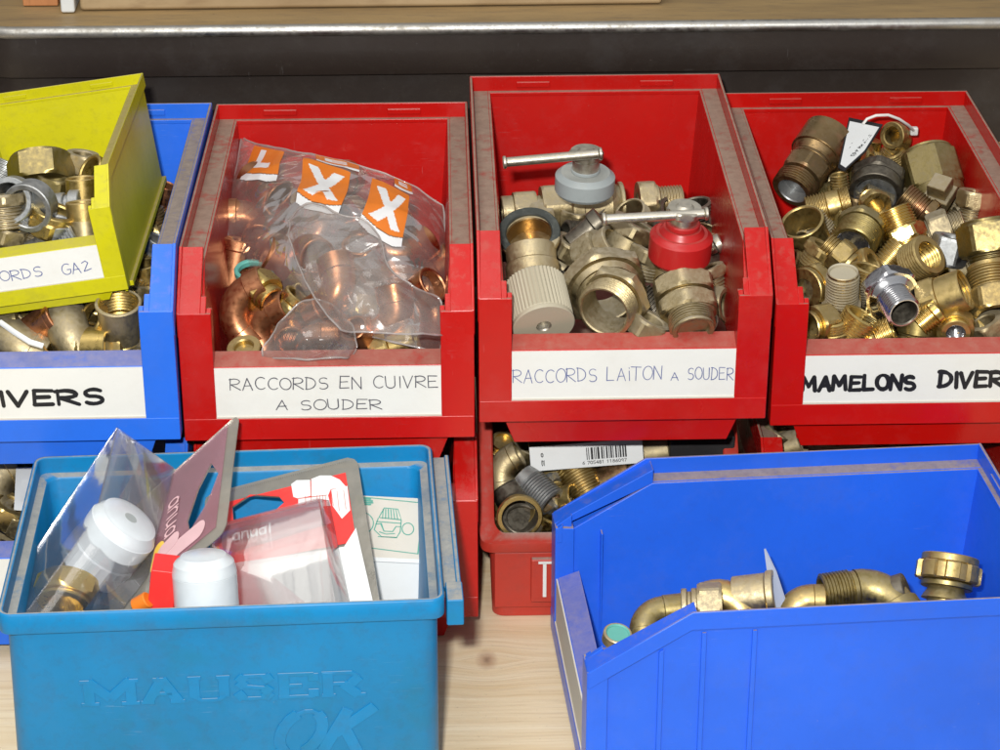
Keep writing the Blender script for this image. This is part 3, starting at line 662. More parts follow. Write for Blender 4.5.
# ---- red bin labelled MAMELONS
P4 = Pile(-64, 345, .12, 'MAMELONS bin', -212, 18); q = P4.put
q('reducing_coupling', 'bronze', [T(9, 13.2), C_(2.5, 10.5), Hx(12, 12.5), C_(2, 13), K_(5, 13, 15), C_(19, 16.2)], 811, 163, 9, 54, -28, 'large dark bronze reducing coupling in the left back corner of the MAMELONS bin', bore=(8.5, 10), bmat='zinc', plug=.15, roll=20)
q('pipe_elbow', 'brass', [T(11, 7), C_(3, 6.5), B_(90, 9, 7.5), C_(5, 8.5)], 893, 147, 2, 60, 30, 'small brass elbow whose dark bore faces out under the white cable tie', bore=5.2, roll=150)
q('hex_coupling', 'olive', [C_(2, 15.5), Hx(24, 15.5), C_(7, 16)], 933, 177, 6, -80, 25, 'big tarnished hexagonal coupling open at the bottom, back right of the MAMELONS bin', bore=12.5, roll=8)
q('square_plug', 'cast', [C_(6, 11), ('c', 9, 8)], 940, 190, 9, 105, 52, 'pale square-ended plug sitting in the mouth of the big tarnished coupling', n=4, roll=30, cat='plug')
q('large_coupling', 'dark', [C_(3, 14), Hx(9, 15.5), C_(9, 15.5)], 877, 185, 3, 250, 48, 'blackened steel coupling ring with a grey zinc bore in the middle of the MAMELONS bin', bore=12, bmat='zinc', plug=.35)
q('hex_bushing', 'brass', [T(7, 6.5), Hx(6, 8.6)], 873, 203, 12, -70, 62, 'bright brass hex bushing facing out of the mouth of the blackened coupling', bore=4.8, plug=.2, roll=10)
q('threaded_nipple', 'brass', [T(12, 9.5), C_(8, 9), T(6, 9.5)], 829, 207, 2, 14, 8, 'brass nipple with fine rings lying just below the bronze coupling', bore=7)
q('threaded_stub', 'brass', [T(14, 5.6)], 840, 185, 1, 100, 20, 'small upright brass threaded stub beside the bronze coupling', bore=4)
q('threaded_nipple', 'bronze', [T(16, 8.2), Hx(5, 9), T(6, 8.2)], 922, 209, 2, -40, 12, 'coppery reddish threaded nipple running diagonally under the big tarnished coupling', bore=6)
q('threaded_nipple', 'cast', [T(15, 7.6), Hx(10, 9.5)], 972, 212, 3, 82, 14, 'pale brass threaded nipple standing upright against the right wall', bore=5.5)
q('open_socket', 'brass', [C_(15, 12), C_(3, 13)], 806, 232, 3, 120, 42, 'wide open brass socket at the left wall of the MAMELONS bin', bore=11)
q('threaded_nipple', 'dark', [T(13, 12.5), Hx(5, 14)], 858, 236, 7, -118, 46, 'dark ringed nipple with crumpled silver foil in its bore', bore=9.5, bmat='chrome', plug=.85, roll=0) if False else None
q('threaded_nipple', 'olive', [Hx(6, 13.6), T(15, 13)], 858, 236, 6, -125, 44, 'dark tarnished ringed nipple with a silvery bore left of centre', bore=9.5, bmat='chrome', plug=.7, roll=0)
q('hex_nipple', 'brass', [T(7, 7.2), Hx(9, 9), C_(3, 7)], 838, 254, 8, -42, 10, 'small clean brass hex nipple pointing down right below the dark ringed nipple', bore=5, roll=12)
q('hex_nipple', 'bright', [T(12, 10.5), Hx(8, 11.8), T(13, 12.5)], 904, 236, 6, -68, 6, 'big bright brass double-ended nipple with a hex band in the middle of the MAMELONS bin', bore=8, roll=14)
q('slotted_nipple', 'brass', [T(14, 12.2)], 921, 260, 12, 35, 48, 'coppery threaded ring with an oval mouth near the chrome nipple', bore=(8, 7.5), bmat='bright', ith=True)
q('hex_nipple', 'dull', [T(8, 9), Hx(12, 11), T(8, 8)], 941, 231, 1, 20, 10, 'dusty flat-sided hexagonal nipple behind the threaded ring on the right', bore=5, roll=25)
q('hex_nut', 'zinc', [Hx(16, 10)], 949, 250, 4, 78, 15, 'greyish hexagonal nut between the threaded ring and the big hex union', bore=6, cat='nut')
q('union_fitting', 'olive', [C_(3, 12), T(11, 12.5), Hx(17, 15.5), C_(2, 14)], 990, 250, 12, 98, -6, 'massive dark olive hex union at the right edge of the photo', bore=10, roll=6)
q('union_fitting', 'brass', [Hx(13, 14), T(12, 13), C_(3, 12)], 993, 290, 10, 95, -20, 'brass union with rings standing below the massive olive one at the right edge', bore=9.5, bmat='dark', roll=14)
q('hex_bushing', 'brass', [Hx(7, 12.5), C_(4, 12)], 811, 288, 4, 195, 40, 'brass washer-faced bushing at the left wall of the MAMELONS bin', bore=5.5, plug=.5, bmat='dull')
q('plugged_nipple', 'dull', [Hx(7, 10.5), T(19, 9), C_(2, 8.4)], 842, 293, 8, 93, 36, 'threaded nipple standing upright with a cream-filled top', bore=7.4, bmat='cream', plug=.9)
q('threaded_nipple', 'brass', [T(18, 11)], 866, 283, 4, 75, 20, 'threaded brass nipple half hidden behind the chrome one', bore=8)
q('chrome_nipple', 'chrome', [C_(3, 9), Hx(9, 14.5), K_(3, 13, 10), T(14, 9.3)], 894, 299, 20, -66, 54, 'shiny chrome hex nipple with its thread pointing at the viewer', bore=7, bmat='dark', plug=.4, roll=12)
q('threaded_coupling', 'brass', [Hx(10, 12), C_(14, 11.5)], 945, 297, 11, 22, 26, 'brass coupling with an open internally threaded mouth right of the chrome nipple', bore=9.8, ith=True, plug=.4)
q('threaded_nipple', 'bright', [T(10, 7), C_(4, 7)], 929, 318, 7, 40, 8, 'small bright threaded end tucked between the chrome nipple and the open coupling', bore=5)
q('hex_nut', 'bright', [Hx(9, 9.8), C_(3, 8)], 955, 328, 10, -100, 58, 'bright hex nut with a glinting hole at the sill of the MAMELONS bin', bore=4.6, cat='nut', bmat='chrome', plug=.3)
q('threaded_nipple', 'bright', [T(14, 11)], 857, 326, 6, 60, 22, 'bright brass threaded nipple at the sill left of the chrome one', bore=8.4)
q('hex_nipple', 'bright', [Hx(7, 9.5), T(10, 9)], 879, 337, 6, 25, 14, 'low brass hex nipple lying at the sill under the chrome one', bore=6)
q('threaded_nipple', 'olive', [T(9, 10), C_(8, 11)], 917, 335, 4, 82, 10, 'olive brass cap with a ring at the sill, right of the chrome nipple', bore=7)
q('hex_nut', 'brass', [Hx(12, 11), C_(3, 9)], 818, 326, 5, 190, 34, 'brass nut seen side-on in the front left corner of the MAMELONS bin', bore=7.5, cat='nut')
q('round_bushing', 'bright', [C_(9, 9), T(6, 8)], 834, 333, 4, 100, 24, 'yellow brass bushing in the front left corner beside the nut', bore=5.5)
q('hex_nut', 'brass', [Hx(11, 10)], 866, 268, 2, 30, 30, 'tarnished hex nut in the shade between the plugged and the clean nipples', bore=6, cat='nut')
q('hex_nut', 'cast', [Hx(11, 10)], 988, 329, 5, 120, 20, 'pale brass nut at the sill beside the right edge of the photo', bore=6, cat='nut', roll=20)
q('hex_bushing', 'brass', [T(8, 10), Hx(6, 11)], 820, 258, 3, 60, 20, 'hex bushing under the wide open socket by the left wall', bore=7)
q('threaded_nipple', 'brass', [T(16, 8)], 893, 255, 1, 50, 10, 'deep-lying threaded nipple between the bright double-ended nipple and the chrome one', bore=6)
q('brass_plug', 'bright', [Hx(8, 7), C_(8, 7)], 868, 152, -2, 80, 20, 'little bright brass plug glinting below the white tag', cat='plug')
# white tag with its tie
def tag_card():
    c = [P4.pos(849, 118, 24), P4.pos(883, 125, 26), P4.pos(866, 152, 20), P4.pos(844, 172, 16), P4.pos(838, 168, 16)]
    n = (c[1]-c[0]).cross(c[3]-c[0]).normalized()
    if n.dot(FW) > 0: n = -n
    org = sum(c, Vector())/5; rt = empty('price_tag', Matrix.Translation(wp(org))); tag(rt, 'white tag with a black border tied to a brass elbow by a nylon loop', 'tag')
    k = lambda s_, o_: [tuple((p-org)*s_+n*o_) for p in c]
    m = MB(); m.prism(k(1, 0), k(1, .5)); m.build('card', 'inkbk', rt)
    m = MB(); m.prism(k(.86, .45), k(.86, .65)); m.build('printed_face', 'whitecard', rt)
    ex = (c[3]-c[1]).normalized(); ey = n.cross(ex).normalized()
    if ey.dot(-DN) < 0: ey = -ey
    m = MB(); pl = lambda u, v, l: tuple(ex*u+ey*v+n*(.66+l))
    write(m, 'E/172 RM 9-07', -12, 10, -3.9, 2.1, .42, pl, jit=0); write(m, 'EN 21009', -2, 9, 2.6, 1.7, .36, pl, jit=0); write(m, 'O', -9, -6, 2, 3, .6, pl, jit=0)
    for i in range(9): ribbon(m, [(-3+i*.55, -.6), (-3+i*.55, 1.4)], .25 if i % 3 else .4, pl)
    m.build('print', 'inkbk', rt)
    pts = [P4.pos(863, 124, 25), P4.pos(867, 119, 27), P4.pos(876, 115.5, 29), P4.pos(888, 115, 29), P4.pos(899, 119, 26), P4.pos(908, 125, 22), P4.pos(914, 131, 14)]
    m = MB(); rings = []
    for i, p in enumerate(pts):
        t = (pts[min(i+1, 6)]-pts[max(i-1, 0)]).normalized(); a = t.cross(Vector((0, 0, 1))).normalized(); b_ = a.cross(t); p = p-org
        rings.append([tuple(p+a*1.0*math.cos(2*PI*j/8)+b_*.9*math.sin(2*PI*j/8)) for j in range(8)])
    m.loft(rings, close=False, capa=True, capb=True); t_ = m.build('cable_tie', 'tie', rt, ang=60)
    m = MB(); p = pts[-1]-org; m.box(p.x-2.4, p.x+2.4, p.y-2, p.y+2, p.z-2.6, p.z+2.6); m.build('tie_lock', 'tie', t_, bevel=1)
tag_card()

# ---- red bin labelled RACCORDS LAITON
P3 = Pile(-46, 335, .13, 'LAITON bin', -238, -6); q = P3.put
def lever_valve(cx, cy, dz, capmat, lab, bodyfn, rod, up=(88, 32), cap_h=11):
    """cap with hex nut and a cross rod on a valve body"""
    p = P3.pos(cx, cy, dz); d = adir(*up)
    root = empty('lever_valve', Matrix.Translation(wp(p))); tag(root, lab, 'valve')
    base = Matrix.Translation(wp(p)); 
    def part(name, mat, mb, off, dd=d, roll=0, par=root, ang=30):
        mw = mat_at(p+off, dd, roll); o = mb.build(name, mat, None, ang=ang); o.parent = par; bpy.context.view_layer.update(); o.matrix_world = mw; return o
    cp = fitting_mesh([('k', 1.2, 15.6, 16.4), C_(cap_h-2, 16.6), K_(2.2, 16, 13.6)]+([K_(3, 12, 10), C_(3, 9)] if cap_h > 12 else [C_(2, 8)]), None, n=48)
    c_ = part('cap', capmat, cp, Vector((0, 0, 0)))
    part('stem', 'steel', fitting_mesh([C_(9, 7.4)]), d*(cap_h*.5+5), roll=8)
    nut = part('hex_nut', 'steel', fitting_mesh([Hx(4.5, 8.6), ('k', 1.5, 5, 3.5)]), d*(cap_h*.5+11), roll=10)
    a, b_ = rod; pa = P3.pos(*a); pb = P3.pos(*b_); rd = (pb-pa); ln = rd.length
    part('handle_rod', 'steel', fitting_mesh([C_(1.8, 3.5), C_(ln-3.6, 2.6), C_(1.8, 3.5)], n=20), (pa+pb)/2-p, rd)
    bodyfn(part, p)
    return root
def body_grey(part, p):
    a, b_ = P3.pos(498, 212, -8), P3.pos(686, 200, -8); d = b_-a
    ends = fitting_mesh([C_(7, 9), Hx(13, 10.5), C_(3, 8), Hx(17, 13), K_(6, 12, 14.5), C_(17, 15), K_(5, 14.5, 11), C_(2.5, 13)], 7, n=42)
    o = part('valve_body', 'cast', ends, (a*.66+b_*.34)-p+Vector((0, 0, 0)), d, 5)
    o = part('threaded_end', 'cast', fitting_mesh([Hx(10, 12), C_(2, 10), T(14, 9)], 6), (a*.14+b_*.86)-p, d, 12)
lever_valve(585, 180, 20, 'greyplastic', 'brass valve with a round grey cap and a steel rod handle pointing left', body_grey, ((503, 162.5, 36), (602, 153.5, 38)))
def body_red(part, p):
    d = adir(-83, 18)
    part('valve_body', 'cast', fitting_mesh([C_(7, 13), C_(18, 15.5), K_(3, 14, 13), C_(4, 13)], n=42), P3.pos(679, 264, -2)-p, d)
    part('union_nut', 'cast', fitting_mesh([Hx(10, 15.5), C_(2, 13.5), Hx(9, 15), K_(3, 14.5, 13)], n=42), P3.pos(686, 302, 1)-p, adir(-80, 28), 12)
    part('threaded_end', 'dull', fitting_mesh([T(8, 12.2), C_(2, 11)], 8.5, n=42, plug=.6), P3.pos(692, 324, 2)-p, adir(-80, 38))
    part('side_port', 'steel', fitting_mesh([C_(10, 4), C_(4, 5.5)], n=20), P3.pos(711, 248, -2)-p, adir(30, 10))
lever_valve(681, 240, 22, 'redcap', 'brass valve with a glossy red cap and a steel rod handle', body_red, ((602, 219.5, 36), (708, 213.5, 36)), up=(86, 34), cap_h=15)
q('angle_valve', 'cast', [K_(14, 13, 15), C_(3, 16.4)], 531, 246, 6, 100, 52, 'brass angle fitting with a black rubber ring round its open mouth', bore=12.5, bmat='bronze', plug=.35)
q('rubber_ring', 'rubber', [C_(4, 17)], 529, 234, 12, 97, 56, 'black rubber ring seated on the mouth of the left angle fitting', bore=12.2, cat='ring', n=48)
q('knurled_cap', 'cream', [('n', 26, 16), C_(2.5, 16.4)], 539, 305, 9, -78, 36, 'cream knurled cap with a small hole in its round face', bore=(3.4, 3.4), bmat='steel', cat='cap', n=96, plug=.85)
q('neck_fitting', 'cast', [C_(10, 13.5), C_(18, 14.5)], 533, 272, 2, -84, 20, 'smooth brass neck running between the rubber-ringed mouth and the cream cap')
q('union_nut', 'dull', [Hx(9, 21), K_(3, 19, 17), T(6, 16.5)], 606, 290, 4, -70, 50, 'very large dull brass union nut with a hexagonal flange', bore=12.5, cat='nut', n=60, roll=18)
q('threaded_bushing', 'cast', [Hx(8, 16.5), T(11, 15)], 611, 304, 13, 228, 50, 'pale brass threaded bushing with a wide open bore in front of the large union nut', bore=12.5, n=60, roll=25)
q('hex_union', 'dull', [Hx(14, 13), C_(8, 11)], 601, 253, 3, 35, 30, 'dusty grey brass hex union behind the large union nut', bore=8, roll=10)
q('hex_union', 'dull', [C_(18, 12), Hx(8, 13.5)], 627, 244, 4, 62, 14, 'dusty angular brass fitting tucked under the rod of the red valve', bore=8)
q('black_lever', 'dark', [C_(16, 6.5), C_(6, 8)], 587, 232, 4, 40, 10, 'blackened lever end below the grey-capped valve')
q('hex_nipple', 'dull', [T(10, 9), Hx(8, 10.5)], 646, 262, 0, 70, 20, 'dusty hex nipple between the union nut and the red valve', bore=6)
q('hex_nut', 'dull', [Hx(10, 11)], 647, 326, -2, 60, 20, 'dull hex nut at the sill between the open bushing and the red valve', bore=7, cat='nut')
q('hex_nut', 'dull', [Hx(10, 11)], 570, 250, -4, 60, 20, 'dusty nut deep between the angle fitting and the large union nut', bore=7, cat='nut')

# ---- red bin labelled RACCORDS EN CUIVRE
P1 = Pile(-58, 355, .12, 'CUIVRE bin', -241, -12); q = P1.put
def copper(px, py, dz, phi, psi, roll, label, r=7.2, R=12, mat='copper', an=90, bend=None):
    q('copper_elbow', mat, [C_(10, r+.9), B_(an, R, r), C_(10, r+.9)], px, py, dz, phi, psi, label, bore=r-1, roll=roll, bend=bend)
copper(247, 311, 5, 128, 5, 0, 'large shiny copper elbow in the front left of the copper bin', 8.2, 15, bend=(20, 10), an=100)
copper(268, 326, -1, 110, 5, 0, 'copper elbow curling behind the large shiny one', 7.5, 12, bend=(10, 20))
q('hex_nut', 'bright', [Hx(11, 10.5), C_(5, 8)], 263, 293, 12, -40, 30, 'shiny brass hex nut on top of the loose copper elbows', bore=5.6, cat='nut', bmat='copper', roll=8)
q('hex_nut', 'brass', [Hx(11, 9.5), C_(5, 8)], 290, 306, 3, 50, 16, 'brass hex nut half under the clear bag', bore=6, cat='nut', roll=22)
q('blanking_plug', 'brass', [C_(8, 9)], 245, 352, 4, 100, 45, 'round brass cap at the sill in the front left corner of the copper bin', bore=5, cat='cap', plug=.5)
q('sealing_ring', 'green', [C_(4, 8.6)], 250, 271, 3, 95, 40, 'turquoise-stained ring beside the left wall of the copper bin', bore=6, cat='ring')
q('copper_socket', 'copper', [C_(20, 9), C_(6, 10)], 236, 262, -2, 80, 10, 'copper socket at the left wall of the copper bin', bore=7)
for i, (px, py, dz, phi, psi, roll, r) in enumerate(((262, 200, 0, 70, 20, 30, 9), (285, 215, 2, 20, 30, 120, 9), (292, 250, 3, -50, 25, 60, 8.5), (275, 238, -3, 150, 10, 0, 9), (330, 190, -6, 30, 30, 0, 8), (372, 215, -4, -40, 15, 90, 8.5),
        (398, 245, 0, -45, 15, 20, 9.5), (312, 228, 0, 20, 20, 45, 9), (345, 222, -2, 120, 20, 10, 9), (410, 285, -2, -70, 20, 60, 9), (375, 262, -2, 200, 20, 80, 9), (310, 262, 0, 100, 25, 30, 9), (330, 290, -2, 30, 30, 50, 9), (285, 275, -2, 60, 20, 90, 9), (385, 315, -6, 10, 20, 70, 9), (428, 310, -8, 80, 20, 10, 9), (425, 262, -4, -60, 20, 45, 8), (350, 245, -10, 100, 20, 45, 9), (248, 228, -4, 90, 30, 180, 9))):
    copper(px, py, dz+(12 if 300 < px < 425 and py > 205 else 3 if py > 195 else -2), phi, psi, roll, 'blurry copper elbow inside the clear printed bag, as its neighbours there', 9.2, 13) ; bpy.context.view_layer.update()
    o_ = [o for o in col.objects if o.name.startswith('copper_elbow')][-1]; o_['group'] = 'copper elbows inside the printed bag'
for i, (px, py, dz, phi, psi, roll) in enumerate(((300, 334, -3, 160, 20, 0), (330, 330, -4, 60, 30, 60), (352, 346, -4, 10, 20, 120), (318, 346, -3, 100, 40, 20))):
    copper(px, py, dz-2, phi, psi, roll, 'copper elbow under the small crumpled film at the sill of the copper bin')
    [o for o in col.objects if o.name.startswith('copper_elbow')][-1]['group'] = 'copper elbows under the small film'
q('brass_fitting', 'brass', [Hx(10, 10), C_(14, 8)], 395, 346, -4, 20, 10, 'brass fitting under the folded film at the sill of the copper bin', bore=6)
q('copper_socket', 'copper', [C_(22, 9)], 374, 302, -10, 150, 20, 'dark copper socket in the middle of the folded bag', bore=7)
q('brass_fitting', 'brass', [Hx(10, 10), T(10, 8)], 345, 275, -12, 120, 30, 'pale brass fitting at the top of the folded bag', bore=6)

def cr(p0, p1, p2, p3, t): return .5*((2*p1)+(-p0+p2)*t+(2*p0-5*p1+4*p2-p3)*t*t+(-p0+3*p1-3*p2+p3)*t*t*t)
def sheet_fn(grid, pile, crumple=2.2, fs=.06, seed=0, ridge=1.):
    V = [[pile.pos(*c) for c in row] for row in grid]; nr, nc = len(V), len(V[0])
    def S(u, v):
        x = u*(nc-1); y = v*(nr-1); i = min(int(x), nc-2); j = min(int(y), nr-2); x -= i; y -= j
        g = lambda r, c: V[max(0, min(nr-1, r))][max(0, min(nc-1, c))]
        rows = [cr(g(j+k, i-1), g(j+k, i), g(j+k, i+1), g(j+k, i+2), x) for k in (-1, 0, 1, 2)]
        return cr(*rows, y)
    def D(u, v, off=0):
        p = S(u, v); e = .004
        n = (S(min(u+e, 1), v)-S(max(u-e, 0), v)).cross(S(u, min(v+e, 1))-S(u, max(v-e, 0)))
        n = n.normalized() if n.length > 1e-9 else Vector((0, -1, 0))
        if n.dot(FW) > 0: n = -n
        q_ = p*fs+Vector((seed, seed*2.3, 0))
        a = (1-2*abs(noise.noise(q_)))*ridge+noise.noise(q_*1.4)*.6+(1-2*abs(noise.noise(Vector((q_.x*2.6+q_.z, q_.y*.8, q_.z*2.2)))))*.3
        return p+n*(a*crumple+off)
    return D
def film_bag(name, label, grid, pile, mat='bag', cat='plastic bag', res=90, thick=9, **kw):
    D = sheet_fn(grid, pile, **kw); org = D(.5, .5); root = empty(name, Matrix.Translation(wp(org))); tag(root, label, cat)
    for nm, side in (('film', 1),):
        m = MB(); vs = []
        for j in range(res+1):
            for i in range(res+1):
                u, v = i/res, j/res; edge = min(u, 1-u, v, 1-v)
                th = 0 if side == 1 else -thick*min(1, edge*8)**.5
                vs.append(tuple(D(u, v, th)-org))
        m.add(vs, [(j*(res+1)+i, j*(res+1)+i+1, (j+1)*(res+1)+i+1, (j+1)*(res+1)+i) for j in range(res) for i in range(res)])
        m.build(nm, mat, root, ang=180)
    ring = [(i/40, 0) for i in range(40)]+[(1, i/40) for i in range(40)]+[(1-i/40, 1) for i in range(40)]+[(0, 1-i/40) for i in range(40)]
    P = [D(u, v)-org for u, v in ring]; m = MB(); rings = []
    for i, p in enumerate(P):
        tt = (P[(i+1) % 160]-P[i-1]).normalized(); a = tt.cross(Vector((.2, .3, 1))).normalized(); b_ = a.cross(tt); w_ = .55+.25*noise.noise(p*.2)
        rings.append([tuple(p+a*w_*math.cos(2*PI*j/6)+b_*w_*math.sin(2*PI*j/6)) for j in range(6)])
    m.loft(rings, close=True); m.build('seam', 'seam', root, ang=180)
    return root, D, org
# rows top to bottom, each point (px, py, dz)
gridA = [[(243, 140, 8), (268, 149, 14), (300, 154, 20), (350, 166, 22), (395, 180, 20), (418, 190, 16), (440, 208, 8)],
         [(234, 185, 8), (262, 180, 18), (302, 186, 25), (350, 197, 26), (394, 212, 24), (424, 224, 18), (444, 236, 6)],
         [(230, 222, 6), (262, 222, 16), (300, 226, 22), (345, 232, 22), (392, 248, 22), (424, 262, 16), (444, 270, 4)],
         [(232, 250, 2), (266, 262, 10), (300, 272, 14), (345, 284, 12), (395, 296, 12), (425, 304, 8), (442, 308, 2)],
         [(246, 262, -4), (275, 292, 0), (305, 306, 0), (345, 328, 0), (395, 344, 2), (425, 350, 2), (440, 352, -4)]]
bagA, DA, orgA = film_bag('printed_bag', 'clear plastic bag printed with orange and white marks full of copper elbows', gridA, P1, crumple=2.2, fs=.022, seed=3, thick=3, res=110)
# printed marks: little patches that ride on the film
GX = {
 'X': lambda a, b: abs((a-.5)-(b-.5)*.72) < .115 and .12 < b < .88 or abs((a-.5)+(b-.5)*.72) < .115 and .12 < b < .88,
 'L': lambda a, b: (.28 < a < .46 and .12 < b < .82) or (.28 < a < .75 and .64 < b < .82),
 'E': lambda a, b: (.2 < a < .36 and .3 < b < .8) or (.2 < a < .7 and (.3 < b < .44 or .50 < b < .62 or .68 < b < .8))}
def mark(u0, v0, u1, v1, ltr, skew, name='printed_mark', wave=.0, cut=.0):
    m = MB(); K = 44; Jn = 60
    def pt(a, b): return tuple(DA(min(1, max(0, u0+(u1-u0)*a+skew*b)), min(1, max(0, v0+(v1-v0)*(b+wave*a))), .35)-orgA)
    vs = [pt(i/K, j/Jn) for j in range(Jn+1) for i in range(K+1)]
    fo, fw = [], []
    for j in range(Jn):
        for i in range(K):
            a, b = (i+.5)/K, (j+.5)/Jn; f = (j*(K+1)+i, j*(K+1)+i+1, (j+1)*(K+1)+i+1, (j+1)*(K+1)+i)
            lim = .74+.10*math.sin(a*3.1)
            if b < cut: continue
            if b < lim: (fw if GX[ltr](a, b/lim*1.0) else fo).append(f)
            elif lim+.015 < b < lim+.20-.03*abs(a-.5): fw.append(f)
    o = len(m.v); m.v += vs; m.f += fo+fw; m.m += [0]*len(fo)+[1]*len(fw)
    m.build(name, ['orange', 'whiteink'], bagA, ang=180)
mark(.10, .03, .265, .27, 'L', -.03, wave=.05)
mark(.345, .08, .50, .40, 'X', -.03, wave=.10)
mark(.39, .0, .53, .09, 'E', .0, wave=.1)
mark(.575, .10, .735, .46, 'X', -.03, wave=.12)
mark(.66, .01, .76, .12, 'E', 0, wave=.1)
gridB = [[(290, 221, 24), (312, 208, 32), (338, 218, 34), (364, 226, 32), (376, 240, 30)],
         [(292, 238, 28), (318, 236, 38), (345, 240, 38), (372, 252, 36), (388, 270, 30)],
         [(300, 262, 28), (325, 266, 38), (352, 270, 40), (384, 280, 36), (410, 290, 28)],
         [(318, 295, 26), (338, 300, 34), (364, 304, 36), (398, 308, 32), (438, 302, 20)],
         [(343, 330, 24), (360, 333, 28), (386, 334, 28), (412, 336, 24), (441, 338, 16)]]
film_bag('folded_bag', 'folded clear plastic bag lying over the printed one, a pointed corner near the sill', gridB, P1, crumple=2.6, fs=.028, seed=11, thick=5)
gridC = [[(282, 322, 8), (300, 306, 12), (316, 302, 16), (332, 306, 14), (342, 318, 8)],
         [(274, 336, 10), (296, 322, 18), (316, 316, 20), (336, 324, 18), (352, 332, 10)],
         [(266, 350, 8), (290, 342, 16), (316, 338, 20), (338, 340, 18), (356, 346, 10)],
         [(264, 356, 4), (290, 357, 8), (316, 357, 10), (338, 357, 10), (352, 357, 4)]]
film_bag('small_bag', 'small dull plastic bag humped at the sill of the copper bin', gridC, P1, crumple=1.6, fs=.05, seed=21, thick=3, res=60)

# ---- blue bin DIVERS
P0 = Pile(-50, 356, .12, 'DIVERS bin', -249, -20); q = P0.put
q('threaded_coupling', 'cast', [C_(3, 9.5), C_(20, 11), C_(2, 12)], 120, 322, 8, 88, 38, 'upright cast coupling with bright threads inside its mouth, by the blue right pillar', bore=9.8, bmat='bright', ith=True, plug=.3)
q('brass_ring', 'bright', [C_(5, 10.5)], 93, 320, 7, 160, 40, 'thin bright brass ring leaning on the upright coupling', bore=8.2, cat='ring')
q('pipe_elbow', 'cast', [C_(8, 12), B_(90, 14, 11), C_(5, 11)], 72, 336, 3, 115, 20, 'large beige cast elbow in the middle of the blue bin', bore=9, roll=200)
q('brass_band', 'bright', [C_(8, 11), C_(14, 10)], 90, 346, 6, 0, 10, 'bright brass band lying on its side at the sill of the blue bin', bore=8)
q('hex_nut', 'brass', [Hx(12, 10)], 118, 354, 5, 10, 15, 'flat-lying hex nut at the sill of the blue bin below the upright coupling', bore=6, cat='nut', roll=25)
q('domed_cap', 'bright', [C_(5, 9), K_(5, 8.8, 4.5)], 51, 354, 7, 70, 40, 'domed bright brass cap at the sill of the blue bin', cat='cap', bore=3.2)
q('pipe_elbow', 'cast', [C_(8, 13), B_(80, 14, 12), C_(6, 13)], 18, 345, 4, 150, 10, 'big cast elbow with a grey bore at the left edge of the blue bin', bore=10, bmat='zinc', roll=200)
q('copper_pipe', 'copper', [C_(24, 10), C_(4, 11)], 42, 328, 2, 30, 25, 'short copper pipe end under the yellow bin', bore=8.5)
q('hex_nut', 'olive', [Hx(12, 10)], 14, 322, 2, 10, 15, 'tarnished nut under the left end of the yellow bin', bore=6, cat='nut')
q('hex_nut', 'bright', [Hx(10, 9)], 78, 314, 0, 60, 20, 'small bright nut in the shade below the yellow bin', bore=5, cat='nut')
q('copper_pipe', 'copper', [C_(26, 6)], 161, 205, -4, 70, 25, 'thin copper pipe end between the yellow bin and the blue back wall', bore=5)
q('pipe_stub', 'bronze', [C_(14, 9), T(8, 8)], 157, 228, -4, 110, 20, 'dark pipe stub in the gap right of the yellow bin', bore=6)
q('pipe_stub', 'zinc', [C_(18, 7)], 152, 252, -2, 60, 25, 'grey pipe stub in the gap right of the yellow bin, below the dark one', bore=5.5)
q('pipe_stub', 'brass', [C_(14, 9)], 146, 275, -2, 100, 25, 'brass pipe stub in the gap beside the front corner of the yellow bin', bore=7)
q('hex_nut', 'cast', [Hx(10, 9)], 150, 290, -3, 100, 25, 'cast nut in the gap just in front of the yellow bin', bore=6, cat='nut')
def strap(name, pts, pile, w, mat, label, cat):
    P = [pile.pos(*p) for p in pts]; org = P[0]; m = MB(); rings = []
    for i, p in enumerate(P):
        t = (P[min(i+1, len(P)-1)]-P[max(i-1, 0)]).normalized(); a = t.cross(-FW).normalized(); b_ = a.cross(t)
        p = p-org; rings.append([tuple(p+a*w*math.cos(2*PI*j/8)+b_*w*.5*math.sin(2*PI*j/8)) for j in range(8)])
    m.loft(rings, close=False, capa=True, capb=True); o = m.build(name, mat, None, ang=60, mw=Matrix.Translation(wp(org))); tag(o, label, cat); return o
strap('label_strip', [(0, 322, 14), (14, 332, 14), (30, 342, 14), (43, 346, 12)], P0, 1.4, 'whitecard', 'thin white strip lying across the fittings under the yellow bin', 'strip')

# ---- yellow bin
PY = Pile(4, 245, .10, 'yellow bin', -228, -84); q = PY.put
q('hex_nut', 'olive', [Hx(15, 15.5)], 41, 170, 6, 98, -14, 'large flat-sided olive brass nut against the back wall of the yellow bin', bore=None, cat='nut', roll=22, n=48)
q('hex_nut', 'dull', [Hx(10, 8.5)], 82, 162, 6, 80, 18, 'pale worn hex nut in the back right corner of the yellow bin', bore=5, cat='nut', roll=12)
q('brass_ring', 'bright', [C_(7, 9)], 94, 172, 8, 150, 40, 'bright brass ring leaning in the back right corner of the yellow bin', bore=7, cat='ring')
q('zinc_elbow', 'zinc', [C_(6, 9), B_(75, 12, 9), C_(10, 12)], 24, 203, 10, 150, 15, 'grey zinc elbow whose wide mouth faces out of the yellow bin', bore=8.8, ith=True, roll=10)
q('zinc_socket', 'zinc', [C_(8, 12.5), C_(3, 13.2)], 31, 205, 20, -120, 60, 'wide grey zinc socket mouth in the yellow bin', bore=10, ith=True, plug=.2)
q('zinc_nipple', 'zinc', [C_(12, 6.5), C_(3, 5), C_(6, 7.5)], 63, 205, 4, 5, 10, 'small grey zinc nipple lying beside the column of brass cylinders')
